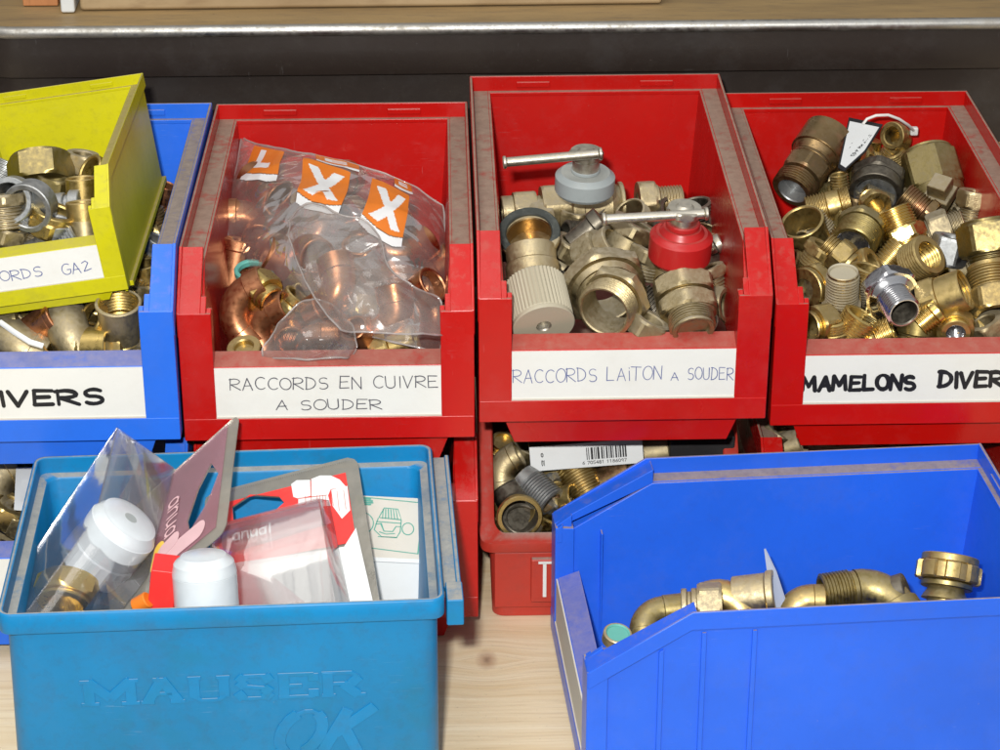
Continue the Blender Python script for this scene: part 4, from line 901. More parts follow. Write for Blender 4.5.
q('hex_nut', 'bright', [Hx(9, 11.5), C_(3.5, 11.8)], 53, 222, 24, 70, 24, 'shiny brass hex nut lying on top of the zinc mouth in the yellow bin', bore=8, cat='nut', roll=26)
q('round_coupling', 'brass', [C_(13, 8.2)], 82, 190, 8, 92, 14, 'upper brass cylinder in the column by the right wall of the yellow bin', bore=7)
q('round_coupling', 'brass', [C_(11, 8.4)], 83, 212, 8, 94, 12, 'middle brass cylinder in the column by the right wall of the yellow bin', bore=7)
q('round_coupling', 'dull', [C_(16, 8)], 85, 235, 6, 94, 10, 'lower dusty cylinder in the column by the right wall of the yellow bin', bore=7)
q('round_coupling', 'olive', [Hx(12, 9.5)], 55, 189, 3, 80, 14, 'tarnished brass piece between the large nut and the zinc nipple', bore=7, cat='nut')
q('zinc_elbow', 'zinc', [C_(12, 9), B_(60, 14, 9), C_(8, 10)], 42, 246, -6, 20, 5, 'grey zinc elbow low at the sill of the yellow bin', bore=7, roll=90)
q('threaded_nipple', 'dull', [T(12, 9.5), Hx(6, 11)], 4, 212, 10, 95, 8, 'dusty threaded nipple at the left edge of the yellow bin', bore=7)
q('hex_nut', 'cast', [Hx(9, 9)], 8, 235, 10, 70, 15, 'pale brass nut at the left edge of the yellow bin by the sill', bore=6, cat='nut')
q('threaded_nipple', 'zinc', [T(14, 9)], 68, 240, 2, 30, 10, 'grey threaded end low at the sill, left of the lower dusty cylinder', bore=7)

# ---- old red tub
PT = Pile(-180, 530, .32, 'old red tub', -222, -30); q = PT.put
q('threaded_plug', 'dark', [Hx(4, 13), T(12, 11.5)], 521, 527, 8, 75, 50, 'grey threaded plug at the sill of the old red tub', cat='plug', bore=9, plug=.8)
q('flanged_elbow', 'brass', [C_(6, 9), B_(80, 12, 9), C_(7, 10), C_(3, 12.5)], 511, 497, 8, 100, -10, 'brass elbow with a flared open mouth in the old red tub', bore=9.5, bmat='dark', roll=0) if False else None
q('flanged_elbow', 'brass', [C_(5, 9), B_(50, 14, 9), C_(7, 10), C_(3, 12.5)], 515, 505, 9, -60, 20, 'brass elbow with a flared open mouth in the old red tub', bore=9.5, bmat='dark', bend=(-90, 80))
q('pipe_elbow', 'cast', [C_(10, 8), B_(70, 12, 8), C_(5, 8)], 507, 474, 7, 100, 0, 'smooth brass elbow body near the white barcode box', bore=6, bend=(0, 10))
q('threaded_end', 'zinc', [C_(6, 9), T(17, 9.5)], 537, 490, 9, -42, 22, 'silvery threaded pipe end pointing down right in the old red tub', bore=6, bmat='bronze')
q('threaded_nipple', 'brass', [T(24, 10.5), C_(6, 10)], 585, 487, 4, -60, 14, 'long brass threaded nipple below the barcode box', bore=8)
q('pipe_elbow', 'brass', [C_(10, 8), B_(60, 12, 8), C_(5, 9)], 562, 470, 2, 30, 5, 'dusty brass elbow directly below the barcode box', bore=6, roll=20)
q('zinc_nut', 'zinc', [Hx(10, 11)], 556, 494, 3, 30, 40, 'grey nut beside the silvery threaded end', bore=7, cat='nut')
q('round_coupling', 'brass', [C_(14, 8)], 565, 500, 4, 20, 30, 'brass coupling by the edge of the large blue bin', bore=6)
q('hex_nut', 'bright', [Hx(12, 10)], 549, 522, 2, 70, 30, 'brass nut at the sill of the old red tub against the blue bin', bore=7, cat='nut')
q('round_plug', 'brass', [C_(5, 9), C_(4, 6)], 502, 446, 2, 70, 45, 'round brass plug with a bright ring under the upper bin', bore=6.5, plug=.6, cat='plug')
q('pipe_stub', 'dull', [C_(16, 8)], 520, 458, -2, 60, 20, 'dusty pipe stub left of the barcode box', bore=6)
q('pipe_stub', 'bronze', [C_(20, 9)], 616, 476, 6, 30, 15, 'brown pipe stub below the right end of the barcode box', bore=7)
q('pipe_stub', 'dull', [C_(20, 11)], 655, 452, 6, 10, 15, 'dusty pale stub right of the barcode box', bore=8)
q('pipe_stub', 'dull', [C_(22, 10)], 680, 452, 4, 40, 15, 'dusty stub at the right of the old red tub', bore=8)
q('hex_nut', 'brass', [Hx(12, 10)], 498, 520, 0, 70, 30, 'brass nut in the front left corner of the old red tub', bore=7, cat='nut')
q('hex_nut', 'dull', [Hx(12, 10)], 545, 450, -6, 70, 30, 'dusty nut under the barcode box', bore=7, cat='nut')
def solid_quad(front, back, name, mat, label, cat, children=()):
    pass
# barcode box
def carton(name, label, mat, fl, fr, bl_, hgt, dep, lean, topmat=None, cat='box'):
    """front face bottom-left / bottom-right points, height, depth; frame returned for printing"""
    ex = (fr-fl); w = ex.length; ex.normalize(); up = Vector((0, math.sin(lean), math.cos(lean))); up = (up-ex*up.dot(ex)).normalized(); ny = up.cross(ex).normalized()
    mw = Matrix((ex, ny, up)).transposed().to_4x4(); mw.translation = wp(fl)
    r = empty(name, mw); tag(r, label, cat)
    m = MB(); m.box(0, w, 0, dep, 0, hgt); m.build('carton', mat, r, bevel=.4)
    return r, w
fl, fr = PT.pos(531, 472, 12), PT.pos(644, 463, 14)
bx, w = carton('barcode_box', 'white carton with a black barcode lying on the brass in the old red tub', 'whitecard', fl, fr, None, 14, 34, .25)
m = MB(); m.box(.2, w-.2, .3, 33.8, 14.02, 14.3); m.build('printed_top', 'black', bx)
m = MB(); rr = random.Random(4); x = w*.5; pl = lambda u, v, l: (u, -.08-l, v)
while x < w*.85:
    a = rr.choice((.45, .45, .9, 1.2)); m.box(x, x+a, -.2, .1, 4.4, 11.2); x += a+rr.choice((.45, .6, .9))
write(m, '6 705481 1186097', w*.46, w*.85, 1.9, 1.7, .3, pl, jit=0); write(m, '01', w*.1, w*.13, 3, 3, .35, pl, jit=0); write(m, '0', w*.1, w*.12, 8, 2, .5, pl, jit=0)
m.build('barcode', 'inkbk', bx)
m = MB(); p = PT.pos(700, 443, 10); m.box(-18, 18, -12, 12, -10, 10); o = m.build('black_box', 'black', None, bevel=1, mw=Matrix.Translation(wp(p))); tag(o, 'black box in the old red tub behind the rim of the large blue bin', 'box')

# ---- lower left blue bin
PL = Pile(-160, 540, .15, 'lower left bin', -245, -20); q = PL.put
q('pipe_elbow', 'cast', [C_(8, 13), B_(80, 14, 12), C_(6, 13)], -2, 490, 6, 110, 10, 'cast brass elbow cut by the left edge of the photo, below the blue bin', bore=10, roll=160)
q('hex_nut', 'brass', [Hx(12, 11)], 8, 512, 4, 60, 20, 'brass nut beside the turquoise box at the left edge', bore=7, cat='nut')
q('chrome_ring', 'chrome', [C_(8, 10)], 3, 536, 4, 40, 45, 'shiny chrome ring at the lower left edge beside the turquoise box', bore=8, cat='ring')
q('hex_nut', 'cast', [Hx(12, 11)], 20, 520, 0, 60, 20, 'cast nut beside the paper slip at the lower left', bore=7, cat='nut')
q('pipe_stub', 'bronze', [C_(20, 11)], 10, 470, -4, 10, 20, 'dark pipe stub at the left edge below the blue bin', bore=8)
m = MB(); a, b_, c, d = PL.pos(16, 468, 18), PL.pos(46, 467, 18), PL.pos(36, 512, 12), PL.pos(14, 510, 12); n_ = Vector((0, .4, 0)); org = a
m.prism([tuple(p-org) for p in (a, b_, c, d)], [tuple(p-org+n_) for p in (a, b_, c, d)]); o = m.build('paper_slip', 'whitecard', None, mw=Matrix.Translation(wp(org))); tag(o, 'pale bluish paper slip standing behind the left end of the turquoise box', 'paper')

# ---- bin below MAMELONS
PM = Pile(-140, 450, .15, ''); q = PM.put
q('hex_nut', 'dull', [Hx(12, 10)], 778, 440, 0, 60, 20, 'dusty nut in the dark gap under the left corner of the MAMELONS bin', bore=7, cat='nut')
q('pipe_stub', 'dull', [C_(20, 9)], 786, 448, -2, 20, 20, 'dusty stub in the dark gap under the left corner of the MAMELONS bin', bore=7)

# ---- large blue bin
PB = Pile(-152, 610, .05, '', -375, -240); q = PB.put
q('blanking_plug', 'cast', [C_(6, 7.2)], 617, 637, -2, 80, 38, 'brass cap with a turquoise stain near the mouth of the large blue bin', bore=5.4, bmat='green', plug=.7, cat='cap')
q('pipe_elbow', 'olive', [C_(14, 7.8), B_(85, 11, 7.4), C_(10, 8)], 660, 622, -3, 186, 4, 'smooth elbow at the left of the row in the large blue bin', bore=6.5, bend=(-90, 30))
q('hex_nut', 'cast', [C_(3, 9.5), C_(2, 8), C_(3, 9.5), Hx(12, 11)], 702, 607, 8, 3, 6, 'brass union nut in the row between two elbows in the large blue bin', bore=7, cat='nut', roll=15)
q('pipe_elbow', 'brass', [C_(4, 9), B_(85, 13, 9), C_(6, 9)], 728, 606, 0, 20, 5, 'rounded brass elbow right of the union nut in the large blue bin', bore=7, bend=(-90, 10))
q('socket_fitting', 'cast', [C_(17, 11), C_(4, 12)], 755, 596, 4, 8, 14, 'cast brass socket beside the leaning printed card in the large blue bin', bore=9)
q('pipe_elbow', 'brass', [C_(10, 8), B_(60, 12, 8), C_(6, 8)], 800, 610, -2, 60, 5, 'low brass arc right of the leaning printed card', bore=6, bend=(-10, 0))
q('threaded_elbow', 'olive', [T(15, 10), C_(3, 9), B_(75, 18, 9.5), C_(10, 11)], 868, 598, 2, 8, -8, 'tarnished elbow with a threaded end in the large blue bin', bore=7, bend=(-80, 35))
q('pipe_stub', 'dark', [C_(14, 8)], 893, 592, 4, 20, 20, 'dark ridged stub on the bend of the tarnished threaded elbow')
def cast_nut(px, py):
    p = PB.pos(px, py, 6); root = empty('castellated_fitting', Matrix.Translation(wp(p))); tag(root, 'brass fitting with a lugged ring nut standing at the right of the large blue bin', 'pipe fitting')
    for nm, mt, sg, off, bo, nn in (('lug_nut', 'brass', [('w', 9, 16.6), C_(4, 14.5)], 0, 11, 96), ('pipe_body', 'olive', [C_(7, 12), C_(3, 13), K_(6, 12, 9), C_(16, 9)], -16, 7, 42)):
        d = adir(80, -10); o = fitting_mesh(sg if off == 0 else sg[::-1], bo, n=nn).build(nm, mt, None, ang=28); o.parent = root; bpy.context.view_layer.update(); o.matrix_world = mat_at(p+d*off, d)
cast_nut(949, 569)
# leaning printed card
m = MB(); pts = [(764, 549, 20), (775, 572, 14), (786, 606, 2), (772, 610, 0)]; P = [PB.pos(*p) for p in pts]; org = P[2]
m.prism([tuple(p-org) for p in P], [tuple(p-org+Vector((.9, .5, 0))) for p in P]); o = m.build('printed_card', 'bluecard', None, mw=Matrix.Translation(wp(org))); tag(o, 'small pointed grey card leaning between the fittings in the large blue bin', 'card')

# ------------------------------------------------------------------ contents of the turquoise box
def hull_part(name, mat, pts, faces, root, org, solid=.5, ang=20, bevel=0):
    m = MB(); m.add([tuple(p-org) for p in pts], faces); return m.build(name, mat, root, ang=ang, solid=solid, bevel=bevel)
# big blister pack
K1, K2 = aty(240, 413, -285), aty(226, 532, -345)
K3, K4 = aty(60, 668, -395), aty(76, 560, -330)
Ab, Bb, b1p, Rb = aty(117, 428, -300), aty(173.5, 468.5, -303), aty(156, 566, -352), aty(96, 516, -352)
Eb, Fb, Gb, Hb = aty(6, 594, -345), aty(24, 616, -388), aty(112, 622, -392), aty(84, 560, -335)
org = (K2+Gb)/2; bp = empty('blister_pack', Matrix.Translation(wp(org))); tag(bp, 'big clear blister pack with a white thermostat head, tilted out of the turquoise box', 'blister pack')
fc = hull_part('blister', 'blister', [Ab, Bb, b1p, Rb, Eb, Hb, Gb, Fb], [(0, 1, 2, 3), (0, 3, 7, 4), (3, 2, 6, 7), (0, 4, 5, 1), (4, 7, 6, 5)], bp, org, solid=.5)
# rounded edge beads of the moulded blister
def bead(p0, p1, r, mat, root, name='blister_edge'):
    m = MB(); t = (p1-p0).normalized(); a = t.cross(Vector((.3, .2, 1))).normalized(); b_ = a.cross(t)
    m.loft([[tuple(p-org+a*r*math.cos(2*PI*j/8)+b_*r*math.sin(2*PI*j/8)) for j in range(8)] for p in (p0, p1)], close=False, capa=True, capb=True); return m.build(name, mat, root, ang=60)
for p0, p1 in ((Ab, Bb), (Ab, Rb), (Rb, b1p), (Rb, Fb), (Ab, Eb), (b1p, Bb), (Fb, Gb)): bead(p0, p1, .45, 'blister', fc)
# backing card with hang hole: a polygon strip mesh
cu = (K2-K1); cl = (K4-K1)
def cardp(u, v, o_=0):   # u across (top edge to bottom edge), v along towards lower left
    nn = cu.cross(cl).normalized(); nn = -nn if nn.dot(FW) > 0 else nn
    return (K1*(1-u)*(1-v)+K2*u*(1-v)+K3*u*v+K4*(1-u)*v)+nn*o_-org
def card_with_hole(name, mat, fn, root, hole, u0, u1, v0, v1, th, n=40):
    m = MB(); out = []; k = len(hole); cx = sum(h[0] for h in hole)/k; cy = sum(h[1] for h in hole)/k
    def edge(a):
        dx, dy = math.cos(a), math.sin(a); t_ = min(((u1-cx)/dx if dx > 0 else (u0-cx)/dx) if abs(dx) > 1e-9 else 9e9, ((v1-cy)/dy if dy > 0 else (v0-cy)/dy) if abs(dy) > 1e-9 else 9e9)
        x_, y_ = cx+dx*t_, cy+dy*t_
        if u0 == 0:
            ru, rv = .07, .06
            for c_u, su in ((u0+ru, -1), (u1-ru, 1)):
                for c_v, sv in ((v0+rv, -1), (v1-rv, 1)):
                    if (x_-c_u)*su > 0 and (y_-c_v)*sv > 0:
                        a_ = (x_-c_u)/ru; b_ = (y_-c_v)/rv; l_ = math.hypot(a_, b_); x_, y_ = c_u+a_/l_*ru, c_v+b_/l_*rv
        return x_, y_
    angs = sorted([math.atan2(h[1]-cy, h[0]-cx) for h in hole]+[math.atan2(b-cy, a-cx) for a in (u0, u1) for b in (v0, v1)]+[2*PI*i/n-PI for i in range(n)]+[math.atan2(b+sb*.02*j-cy, a+sa*.02*(3-j)-cx) for a, sa in ((u0, 1), (u1, -1)) for b, sb in ((v0, 1), (v1, -1)) for j in range(4)])
    def inn(a):
        best = None; d = Vector((math.cos(a), math.sin(a)))
        for i in range(k):
            p = Vector(hole[i])-Vector((cx, cy)); q_ = Vector(hole[(i+1) % k])-Vector((cx, cy)); e = q_-p; den = d.x*e.y-d.y*e.x
            if abs(den) < 1e-12: continue
            t_ = (p.x*e.y-p.y*e.x)/den; s_ = (p.x*d.y-p.y*d.x)/den
            if t_ > 0 and -1e-6 <= s_ <= 1+1e-6: best = t_ if best is None else min(best, t_)
        return cx+d.x*best, cy+d.y*best
    rings = []
    for lift in (0, th):
        pass
    A_ = [inn(a) for a in angs]; B2 = [edge(a) for a in angs]
    rings = [[tuple(fn(*p, 0)) for p in A_], [tuple(fn(*p, 0)) for p in B2], [tuple(fn(*p, th)) for p in B2], [tuple(fn(*p, th)) for p in A_]]
    m.loft(rings, close=True); return m.build(name, mat, root, ang=30)
hole1 = [(.33, .13), (.45, .055), (.62, .07), (.66, .14), (.62, .27), (.5, .22)]
hole1 = [(.26, .15), (.42, .09), (.60, .14), (.74, .24), (.62, .265), (.40, .22)]
card_with_hole('clear_flange', 'flange', lambda u, v, o_: cardp(u, v, o_), bp, hole1, 0, 1, 0, 1, .7)
card_with_hole('printed_backing', 'blisterpink', lambda u, v, o_: cardp(u, v, o_+1.2), bp, hole1, .03, .90, .065, .47, .3)
m = MB()  # writing in relief on the backing
def capsule(mb, fn, u0, v0, u1, v1, r, lift, mi=0, n=8):
    ru = r; pts = []
    d = Vector((u1-u0, v1-v0)); a0 = math.atan2(d.y, d.x)
    for i in range(n+1): a = a0+PI/2+PI*i/n; pts.append((u0+r*math.cos(a), v0+r*.6*math.sin(a)))
    for i in range(n+1): a = a0-PI/2+PI*i/n; pts.append((u1+r*math.cos(a), v1+r*.6*math.sin(a)))
    mb.prism([tuple(fn(*p, lift)) for p in pts], [tuple(fn(*p, lift+.15)) for p in pts], mi)
capsule(m, cardp, .80, .18, .80, .36, .07, 1.7); capsule(m, cardp, .70, .34, .72, .40, .06, 1.9)
m.build('printed_picture', 'pinkink', bp)
m = MB(); capsule(m, cardp, .66, .43, .80, .44, .05, 1.7); m.build('printed_patch', 'yellowink', bp)
m = MB(); write(m, 'anual', .0, .40, .0, .09, .012, lambda a, b, l: tuple(cardp(.30+a*.9, .40+b*.9*-1+0.0, 1.7+l*.2)), jit=0)
m.build('printed_word', 'pinkink', bp)
# thermostat head and its brass body inside the pack
hc = aty(108, 547, -348); hd = adir(50, 20)
th = empty('thermostat_valve', Matrix.Translation(wp(hc))); tag(th, 'white thermostat head on a brass body inside the big clear blister pack', 'valve')
def vpart(nm, mt, sg, off, bo=None, nn=48, d=hd, roll=0, c=hc, root=th, **kw):
    o = fitting_mesh(sg, bo, n=nn, **kw).build(nm, mt, None, ang=28); o.parent = root; bpy.context.view_layer.update(); o.matrix_world = mat_at(c+d*off, d, roll); return o
vpart('head', 'white', [K_(2, 15, 16.5), ('n', 13, 17.8), C_(1, 17.2), C_(14, 17.6), K_(5, 17.2, 14.5), K_(1, 14.5, 12)], 2)
vpart('cap_slot', 'greyplastic', [C_(.8, 3.4)], 19.7, nn=20)
vpart('collar_nut', 'brass', [Hx(8, 11.5)], -20, nn=42)
vpart('valve_body', 'cast', [C_(22, 12), K_(4, 12, 14)], -33, nn=42)
vpart('bore_nut', 'bright', [Hx(11, 14.5), C_(2, 13)], 0, 8.5, 48, d=adir(-100, 38), c=aty(68, 594, -366), bmi=None, plug=.3)
# second blister card (red and white) lying back in the box
Q1, Q2, Q3, Q4 = aty(204, 496, -284), aty(357, 456, -282), aty(386, 640, -378), aty(225, 660, -378)
org2 = (Q1+Q3)/2
def c2(u, v, o_=0):
    nn = (Q2-Q1).cross(Q4-Q1).normalized(); nn = -nn if nn.dot(FW) > 0 else nn
    return (Q1*(1-u)*(1-v)+Q2*u*(1-v)+Q3*u*v+Q4*(1-u)*v)+nn*o_-org2
def c2px(px, py):      # invert: which (u,v) on the card is seen at a point
    u, v = .5, .5
    def pr(u, v):
        d = c2(u, v)+org2-CP; z = d.dot(FW); return Vector((500+F_PX*d.dot(RT)/z, 375+F_PX*d.dot(DN)/z))
    for _ in range(12):
        r = Vector((px, py))-pr(u, v); e = 1e-3; du = (pr(u+e, v)-pr(u, v))/e; dv = (pr(u, v+e)-pr(u, v))/e; det = du.x*dv.y-du.y*dv.x
        u += (r.x*dv.y-r.y*dv.x)/det; v += (du.x*r.y-du.y*r.x)/det
    return u, v
p2 = empty('blister_card', Matrix.Translation(wp(org2))); tag(p2, 'red and white blister card with a hexagonal hang hole, leaning in the turquoise box', 'blister pack')
hl = [c2px(*p) for p in ((233, 508), (251, 496), (280, 498), (285, 504), (276, 512), (234, 522))]
card_with_hole('clear_flange', 'flange', c2, p2, hl, 0, 1, 0, 1, .8)
ins = lambda u, v, o_: c2(u, v, o_+1.0)
rt_ = c2px(350, 478); card_with_hole('red_card', 'redcard', ins, p2, hl, .02, c2px(347, 500)[0]+.02, .085, c2px(345, 545)[1], .35)
m = MB(); a = [c2px(*p) for p in ((345, 549), (357, 530), (374, 604), (374, 650), (215, 650), (236, 565))]
m.prism([tuple(c2(*p, 1.5)) for p in a], [tuple(c2(*p, 1.9)) for p in a]); m.build('white_card', 'whitecard', p2)
m = MB()
def poly2(mb, pxs, lift, th=.12, mi=0):
    a = [c2px(*p) for p in pxs]; mb.prism([tuple(c2(*p, lift)) for p in a], [tuple(c2(*p, lift+th)) for p in a], mi)
def zz(*l): return [(220+x/5.5556, 450+y/5.5556) for x, y in l]
poly2(m, zz((400, 200), (430, 178), (505, 176), (508, 265), (440, 280), (412, 270)), 1.45)
poly2(m, zz((510, 172), (560, 152), (620, 152), (670, 175), (705, 215), (620, 228), (605, 262), (510, 268)), 1.47)
poly2(m, zz((622, 232), (712, 210), (728, 345), (682, 392), (630, 320)), 1.50)
poly2(m, zz((440, 282), (605, 262), (620, 320), (440, 330)), 1.49)
pic = m.build('valve_drawing', 'whitecard', p2)
m = MB(); pl2 = lambda a, b, l: tuple(c2(*c2px(a, b), 1.66+l))
for ln in (((511, 172), (512, 300)), ((440, 280), (600, 262)), ((655, 240), (668, 350)), ((692, 235), (705, 340)), ((480, 268), (482, 315)), ((545, 262), (546, 310)), ((560, 262), (562, 308)), ((575, 262), (577, 305)), ((590, 262), (594, 305)), ((622, 232), (635, 320))):
    ribbon(m, zz(*ln), .45, pl2)
m.build('drawing_lines', 'inkrd', pic)
# clear tray on the card
def tray_pt(px, py, o_): u, v = c2px(px, py); return c2(u, v, o_)+org2
to = 8
tp = [tray_pt(214, 533, 2), tray_pt(330, 503, 2), tray_pt(358, 640, 2), tray_pt(222, 652, 2)]
up2 = [tray_pt(216, 535, to), tray_pt(322, 508, to), tray_pt(345, 640, to), tray_pt(226, 652, to)]
org = org2; hull_part('tray', 'blister', tp+up2, [(4, 5, 6, 7), (0, 1, 5, 4), (1, 2, 6, 5), (0, 4, 7, 3)], p2, org2)
m = MB(); poly2(m, [(222, 535), (322, 508), (335, 530), (228, 562)], 6.0, .2); m.build('pink_print', 'blisterpink', p2)
m = MB(); poly2(m, [(292, 527), (327, 516), (333, 530), (292, 541)], 6.4, .1); m.build('yellow_print', 'yellowink', p2) if False else None
m = MB(); write(m, 'anual', 237, 274, -548, 9, 1.7, lambda a, b, l: tuple(c2(*c2px(a, -b-(a-237)*.22), 6.5+l*.1)), jit=0); m.build('printed_word', 'whiteink', p2)
m = MB()  # serrated upper edge of the flange
for i in range(70):
    u = .01+i*.0136; 
    if u > .93: break
    p = c2(u, .018, .9); q1_ = c2(u+.007, .018, .9); q2_ = c2(u+.0035, .03, .9); tp_ = c2(u+.0035, .022, 1.7)
    m.add([tuple(p), tuple(q1_), tuple(q2_), tuple(tp_)], [(0, 1, 3), (1, 2, 3), (2, 0, 3)])
m.build('serrated_edge', 'chrome', p2)
# white cap
c = aty(205, 581, -392); org = c
o = fitting_mesh([C_(18, 14.9), K_(5, 15, 14), K_(3.5, 14, 10.5), K_(1.2, 10.5, 5)], None, n=64).build('protective_dome', 'white', None, ang=30, mw=mat_at(c, adir(92, 14))); tag(o, 'smooth white round cap standing between the two blister packs', 'cap')
# red box under it
m = MB(); c = aty(163, 592, -385); m.box(-6, 6, -8, 8, -16, 16); o = m.build('red_carton', 'redcard', None, bevel=.5, mw=Matrix.Translation(wp(c)) @ Matrix.Rotation(.15, 4, 'Y')); tag(o, 'narrow red carton edge left of the white cap', 'box')
m = MB(); c = aty(142, 603, -392); o = fitting_mesh([C_(8, 4)], None, n=20).build('orange_cap', 'orange', None, mw=mat_at(c, adir(30, 20))); tag(o, 'tiny orange cap at the rim of the turquoise box below the big blister pack', 'cap')
# carton with green drawing
a, b_ = aty(352, 556, -306), aty(428.5, 559.5, -306)
ex = (b_-a).normalized(); wd = (b_-a).length; tl, tr = aty(353, 495, -271), aty(427, 499, -271)
upv = ((tl+tr)/2-(a+b_)/2); hh = upv.length; upv.normalize(); upv = (upv-ex*upv.dot(ex)).normalized(); nv = ex.cross(upv).normalized()
mw = Matrix((ex, upv, nv)).transposed().to_4x4(); mw.translation = wp(a)
cb = empty('carton_box', mw); tag(cb, 'grey and white carton with a green valve drawing, right side of the turquoise box', 'box')
m = MB(); m.box(0, wd, 0, hh, -.6, 0); m.build('lid', 'greycard', cb)
m = MB(); m.box(0.2, wd-.4, -2, hh-.5, -36, -.7)
sn = Vector((0, -math.sin(math.radians(50)), -math.cos(math.radians(50))))
m2 = MB(); m2.prism([(0, 0, -.1), (wd, 0, -.1), (wd, -26, -32), (0, -26, -32)], [(0, -.9, -.1), (wd, -.9, -.1), (wd, -26.9, -32), (0, -26.9, -32)])
m.build('carton_body', 'whitecard', cb); m2.build('front_panel', 'whitecard', cb)
m = MB(); pg = lambda u, v, l: (u*wd, v*hh, .05+l)
def G2(*l): return [((x-95)/350*1.0+.03, 1-(y-103)/325) for x, y in l]
lines = [G2((95, 110), (400, 128), (385, 402), (145, 380)), G2((200, 215), (222, 165), (285, 168), (303, 225), (200, 218)), G2((196, 222), (180, 285), (215, 320), (285, 320), (300, 290), (303, 228)),
         [((x-95)/350+.03, 1-(y-103)/325) for x, y in arc(335, 272, 27, 32, 0, 360, 14)], [((x-95)/350+.03, 1-(y-103)/325) for x, y in arc(115, 252, 60, 60, -70, 90, 12)],
         G2((185, 255), (210, 250), (225, 290), (265, 290), (280, 262), (303, 262)), G2((200, 320), (285, 322)), G2((190, 240), (300, 244)), G2((205, 295), (235, 305), (275, 300))]
for i, x in enumerate((216, 230, 244, 258, 272, 286)): lines.append(G2((222+(x-222)*.85, 172), (x, 222)))
for ln in lines: ribbon(m, ln, 0, pg) if False else ribbon(m, [(a_*wd, b2*hh) for a_, b2 in ln], .55, lambda u, v, l: (u, v, .06+l))
for y in (120, 130, 140, 150): ribbon(m, [(a_*wd, b2*hh) for a_, b2 in G2((100, y), (170-abs(y-136), y))], 1.0, lambda u, v, l: (u, v, .06+l))
m.build('green_drawing', 'inkgn', cb)
m = MB(); m.box(wd*.1, wd*.45, -19.6, -18.0, -21.5, -20.9); m.box(wd*.44, wd*.455, -24.8, -18.6, -29, -20.9) ; m.build('green_border', 'inkgn', cb)

# ------------------------------------------------------------------ small pieces wedged in the gaps of each heap
def fillers(pile, pts, mats, where, group, r0=7, r1=10, dz=-9, seed=1):
    rr = random.Random(seed); protos = []
    for (px, py) in pts:
        mt = rr.choice(mats); r = rr.uniform(r0, r1); k = rr.randrange(4)
        sg = [[T(12, r), Hx(6, r+1.5)], [Hx(12, r)], [C_(10, r), T(6, r-1)], [T(18, r)]][k]
        pile.put('wedged_fitting', mt, sg, px+rr.uniform(-3, 3), py+rr.uniform(-3, 3), dz+rr.uniform(-2, 2), rr.uniform(0, 180), rr.uniform(-10, 50), 'small fitting wedged deep in the gaps of the heap in the '+where, bore=r-2.5, group=group, n=36, roll=rr.uniform(0, 60))
g4 = [(x, y) for y in (160, 182, 204, 226, 248, 270, 292, 314, 334) for x in range(800+(y*7 % 27), 1010, 27)]
fillers(P4, g4, ['brass', 'olive', 'dull', 'bronze'], 'red MAMELONS bin', 'wedged fittings in the MAMELONS bin', dz=-7)
g3 = [(x, y) for y in (218, 240, 262, 284, 306, 326) for x in range(516+(y*7 % 30), 735, 31) if not (578 < x < 650 and y > 268)]
fillers(P3, g3, ['dull', 'cast', 'dark'], 'red LAITON bin', 'wedged fittings in the LAITON bin', 8, 11, dz=-10, seed=3)
g1 = [(x, y) for y in (222, 250, 278, 306, 334) for x in range(262+(y*7 % 26), 425, 29)]
fillers(P1, g1, ['copper', 'copper', 'copper', 'brass'], 'red CUIVRE bin', 'wedged fittings in the CUIVRE bin', 8.5, 11, dz=-9, seed=5)
fillers(P0, [(x, y) for y in (318, 332, 346) for x in range(2+(y % 3)*8, 140, 25)]+[(150, 240), (158, 215), (148, 268), (142, 300)], ['cast', 'brass', 'olive'], 'blue DIVERS bin', 'wedged fittings in the DIVERS bin', dz=-8, seed=6)
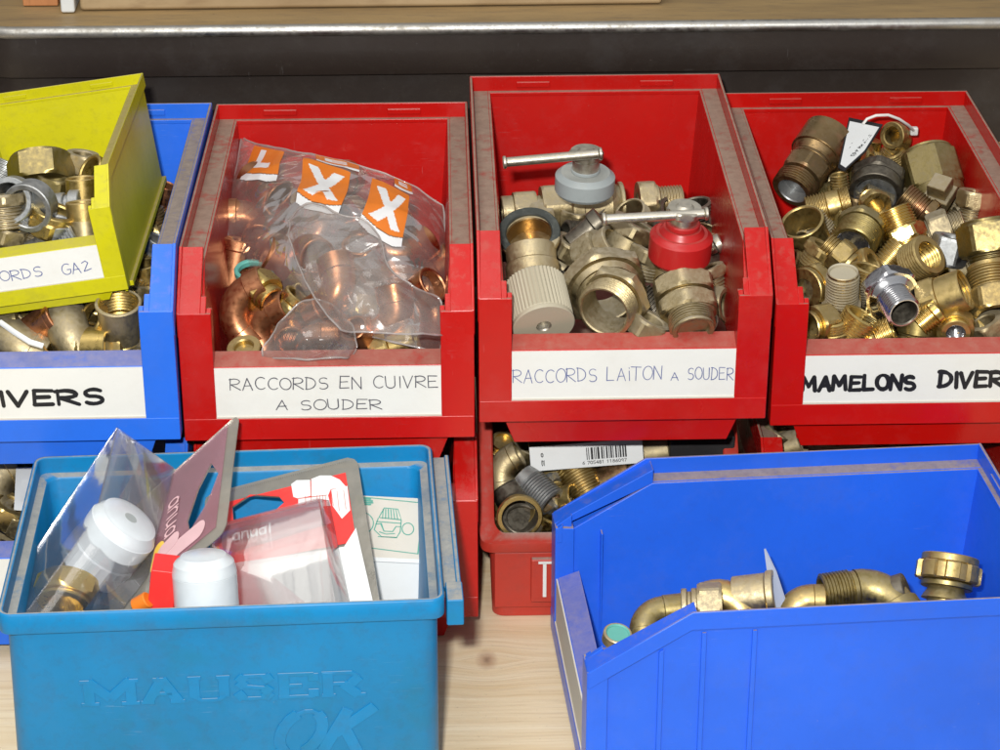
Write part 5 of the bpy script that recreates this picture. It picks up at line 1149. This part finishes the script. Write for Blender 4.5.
fillers(PY, [(x, y) for y in (180, 200, 220, 240) for x in range(0+(y % 3)*6, 84, 20)], ['dull', 'olive', 'zinc', 'brass'], 'yellow bin', 'wedged fittings in the yellow bin', 6, 8, dz=-6, seed=7)
fillers(PT, [(x, y) for y in (446, 464, 482, 500, 518) for x in range(496+(y % 3)*8, 640, 25)], ['dull', 'olive', 'brass'], 'old red tub', 'wedged fittings in the old red tub', dz=-10, seed=8)
fillers(PL, [(x, y) for y in (470, 500, 530) for x in (-5, 18)], ['cast', 'olive', 'brass'], 'lower left blue bin', 'wedged fittings in the lower left bin', dz=-10, seed=9)

# ------------------------------------------------------------------ light
wd_ = bpy.data.worlds.new('World'); scene.world = wd_; wd_.use_nodes = True; t = wd_.node_tree
bg = t.nodes['Background']; tc = t.nodes.new('ShaderNodeTexCoord'); sp = t.nodes.new('ShaderNodeSeparateXYZ'); L(t, tc.outputs['Generated'], sp.inputs[0])
L(t, ramp(t, mathn(t, 'ADD', mathn(t, 'MULTIPLY', sp.outputs[2], .5), .5), .3, .95, (.10, .09, .08, 1), (.55, .56, .58, 1)), bg.inputs[0]); bg.inputs[1].default_value = .8
def area(name, p, target, size, power, colr=(1, 1, 1), sy=None):
    l = bpy.data.lights.new(name, 'AREA'); l.shape = 'RECTANGLE'; l.size = size*SC; l.size_y = (sy or size)*SC; l.energy = power; l.color = colr
    o = bpy.data.objects.new(name, l); col.objects.link(o); mw = (Vector(target)-Vector(p)).to_track_quat('-Z', 'Y').to_matrix().to_4x4(); mw.translation = wp(p); o.matrix_world = mw; return o
fp = CP+RT*(-45)-DN*70
area('camera_flash', fp, (60, -150, -60), 34, 16, (1, .985, .95), 20)
area('overhead_fill', (-300, -700, 1500), (60, -150, -60), 900, 10, (1, .96, .9))  # added soft fill from above, not a known lamp
scene.view_settings.view_transform = 'Standard'; scene.view_settings.look = 'None'; scene.view_settings.exposure = 0; scene.view_settings.gamma = 1
scene.render.engine = 'CYCLES'; scene.cycles.max_bounces = 10; scene.cycles.transparent_max_bounces = 24; scene.cycles.caustics_reflective = False; scene.cycles.caustics_refractive = False
scene.render.resolution_x = 1024; scene.render.resolution_y = 768
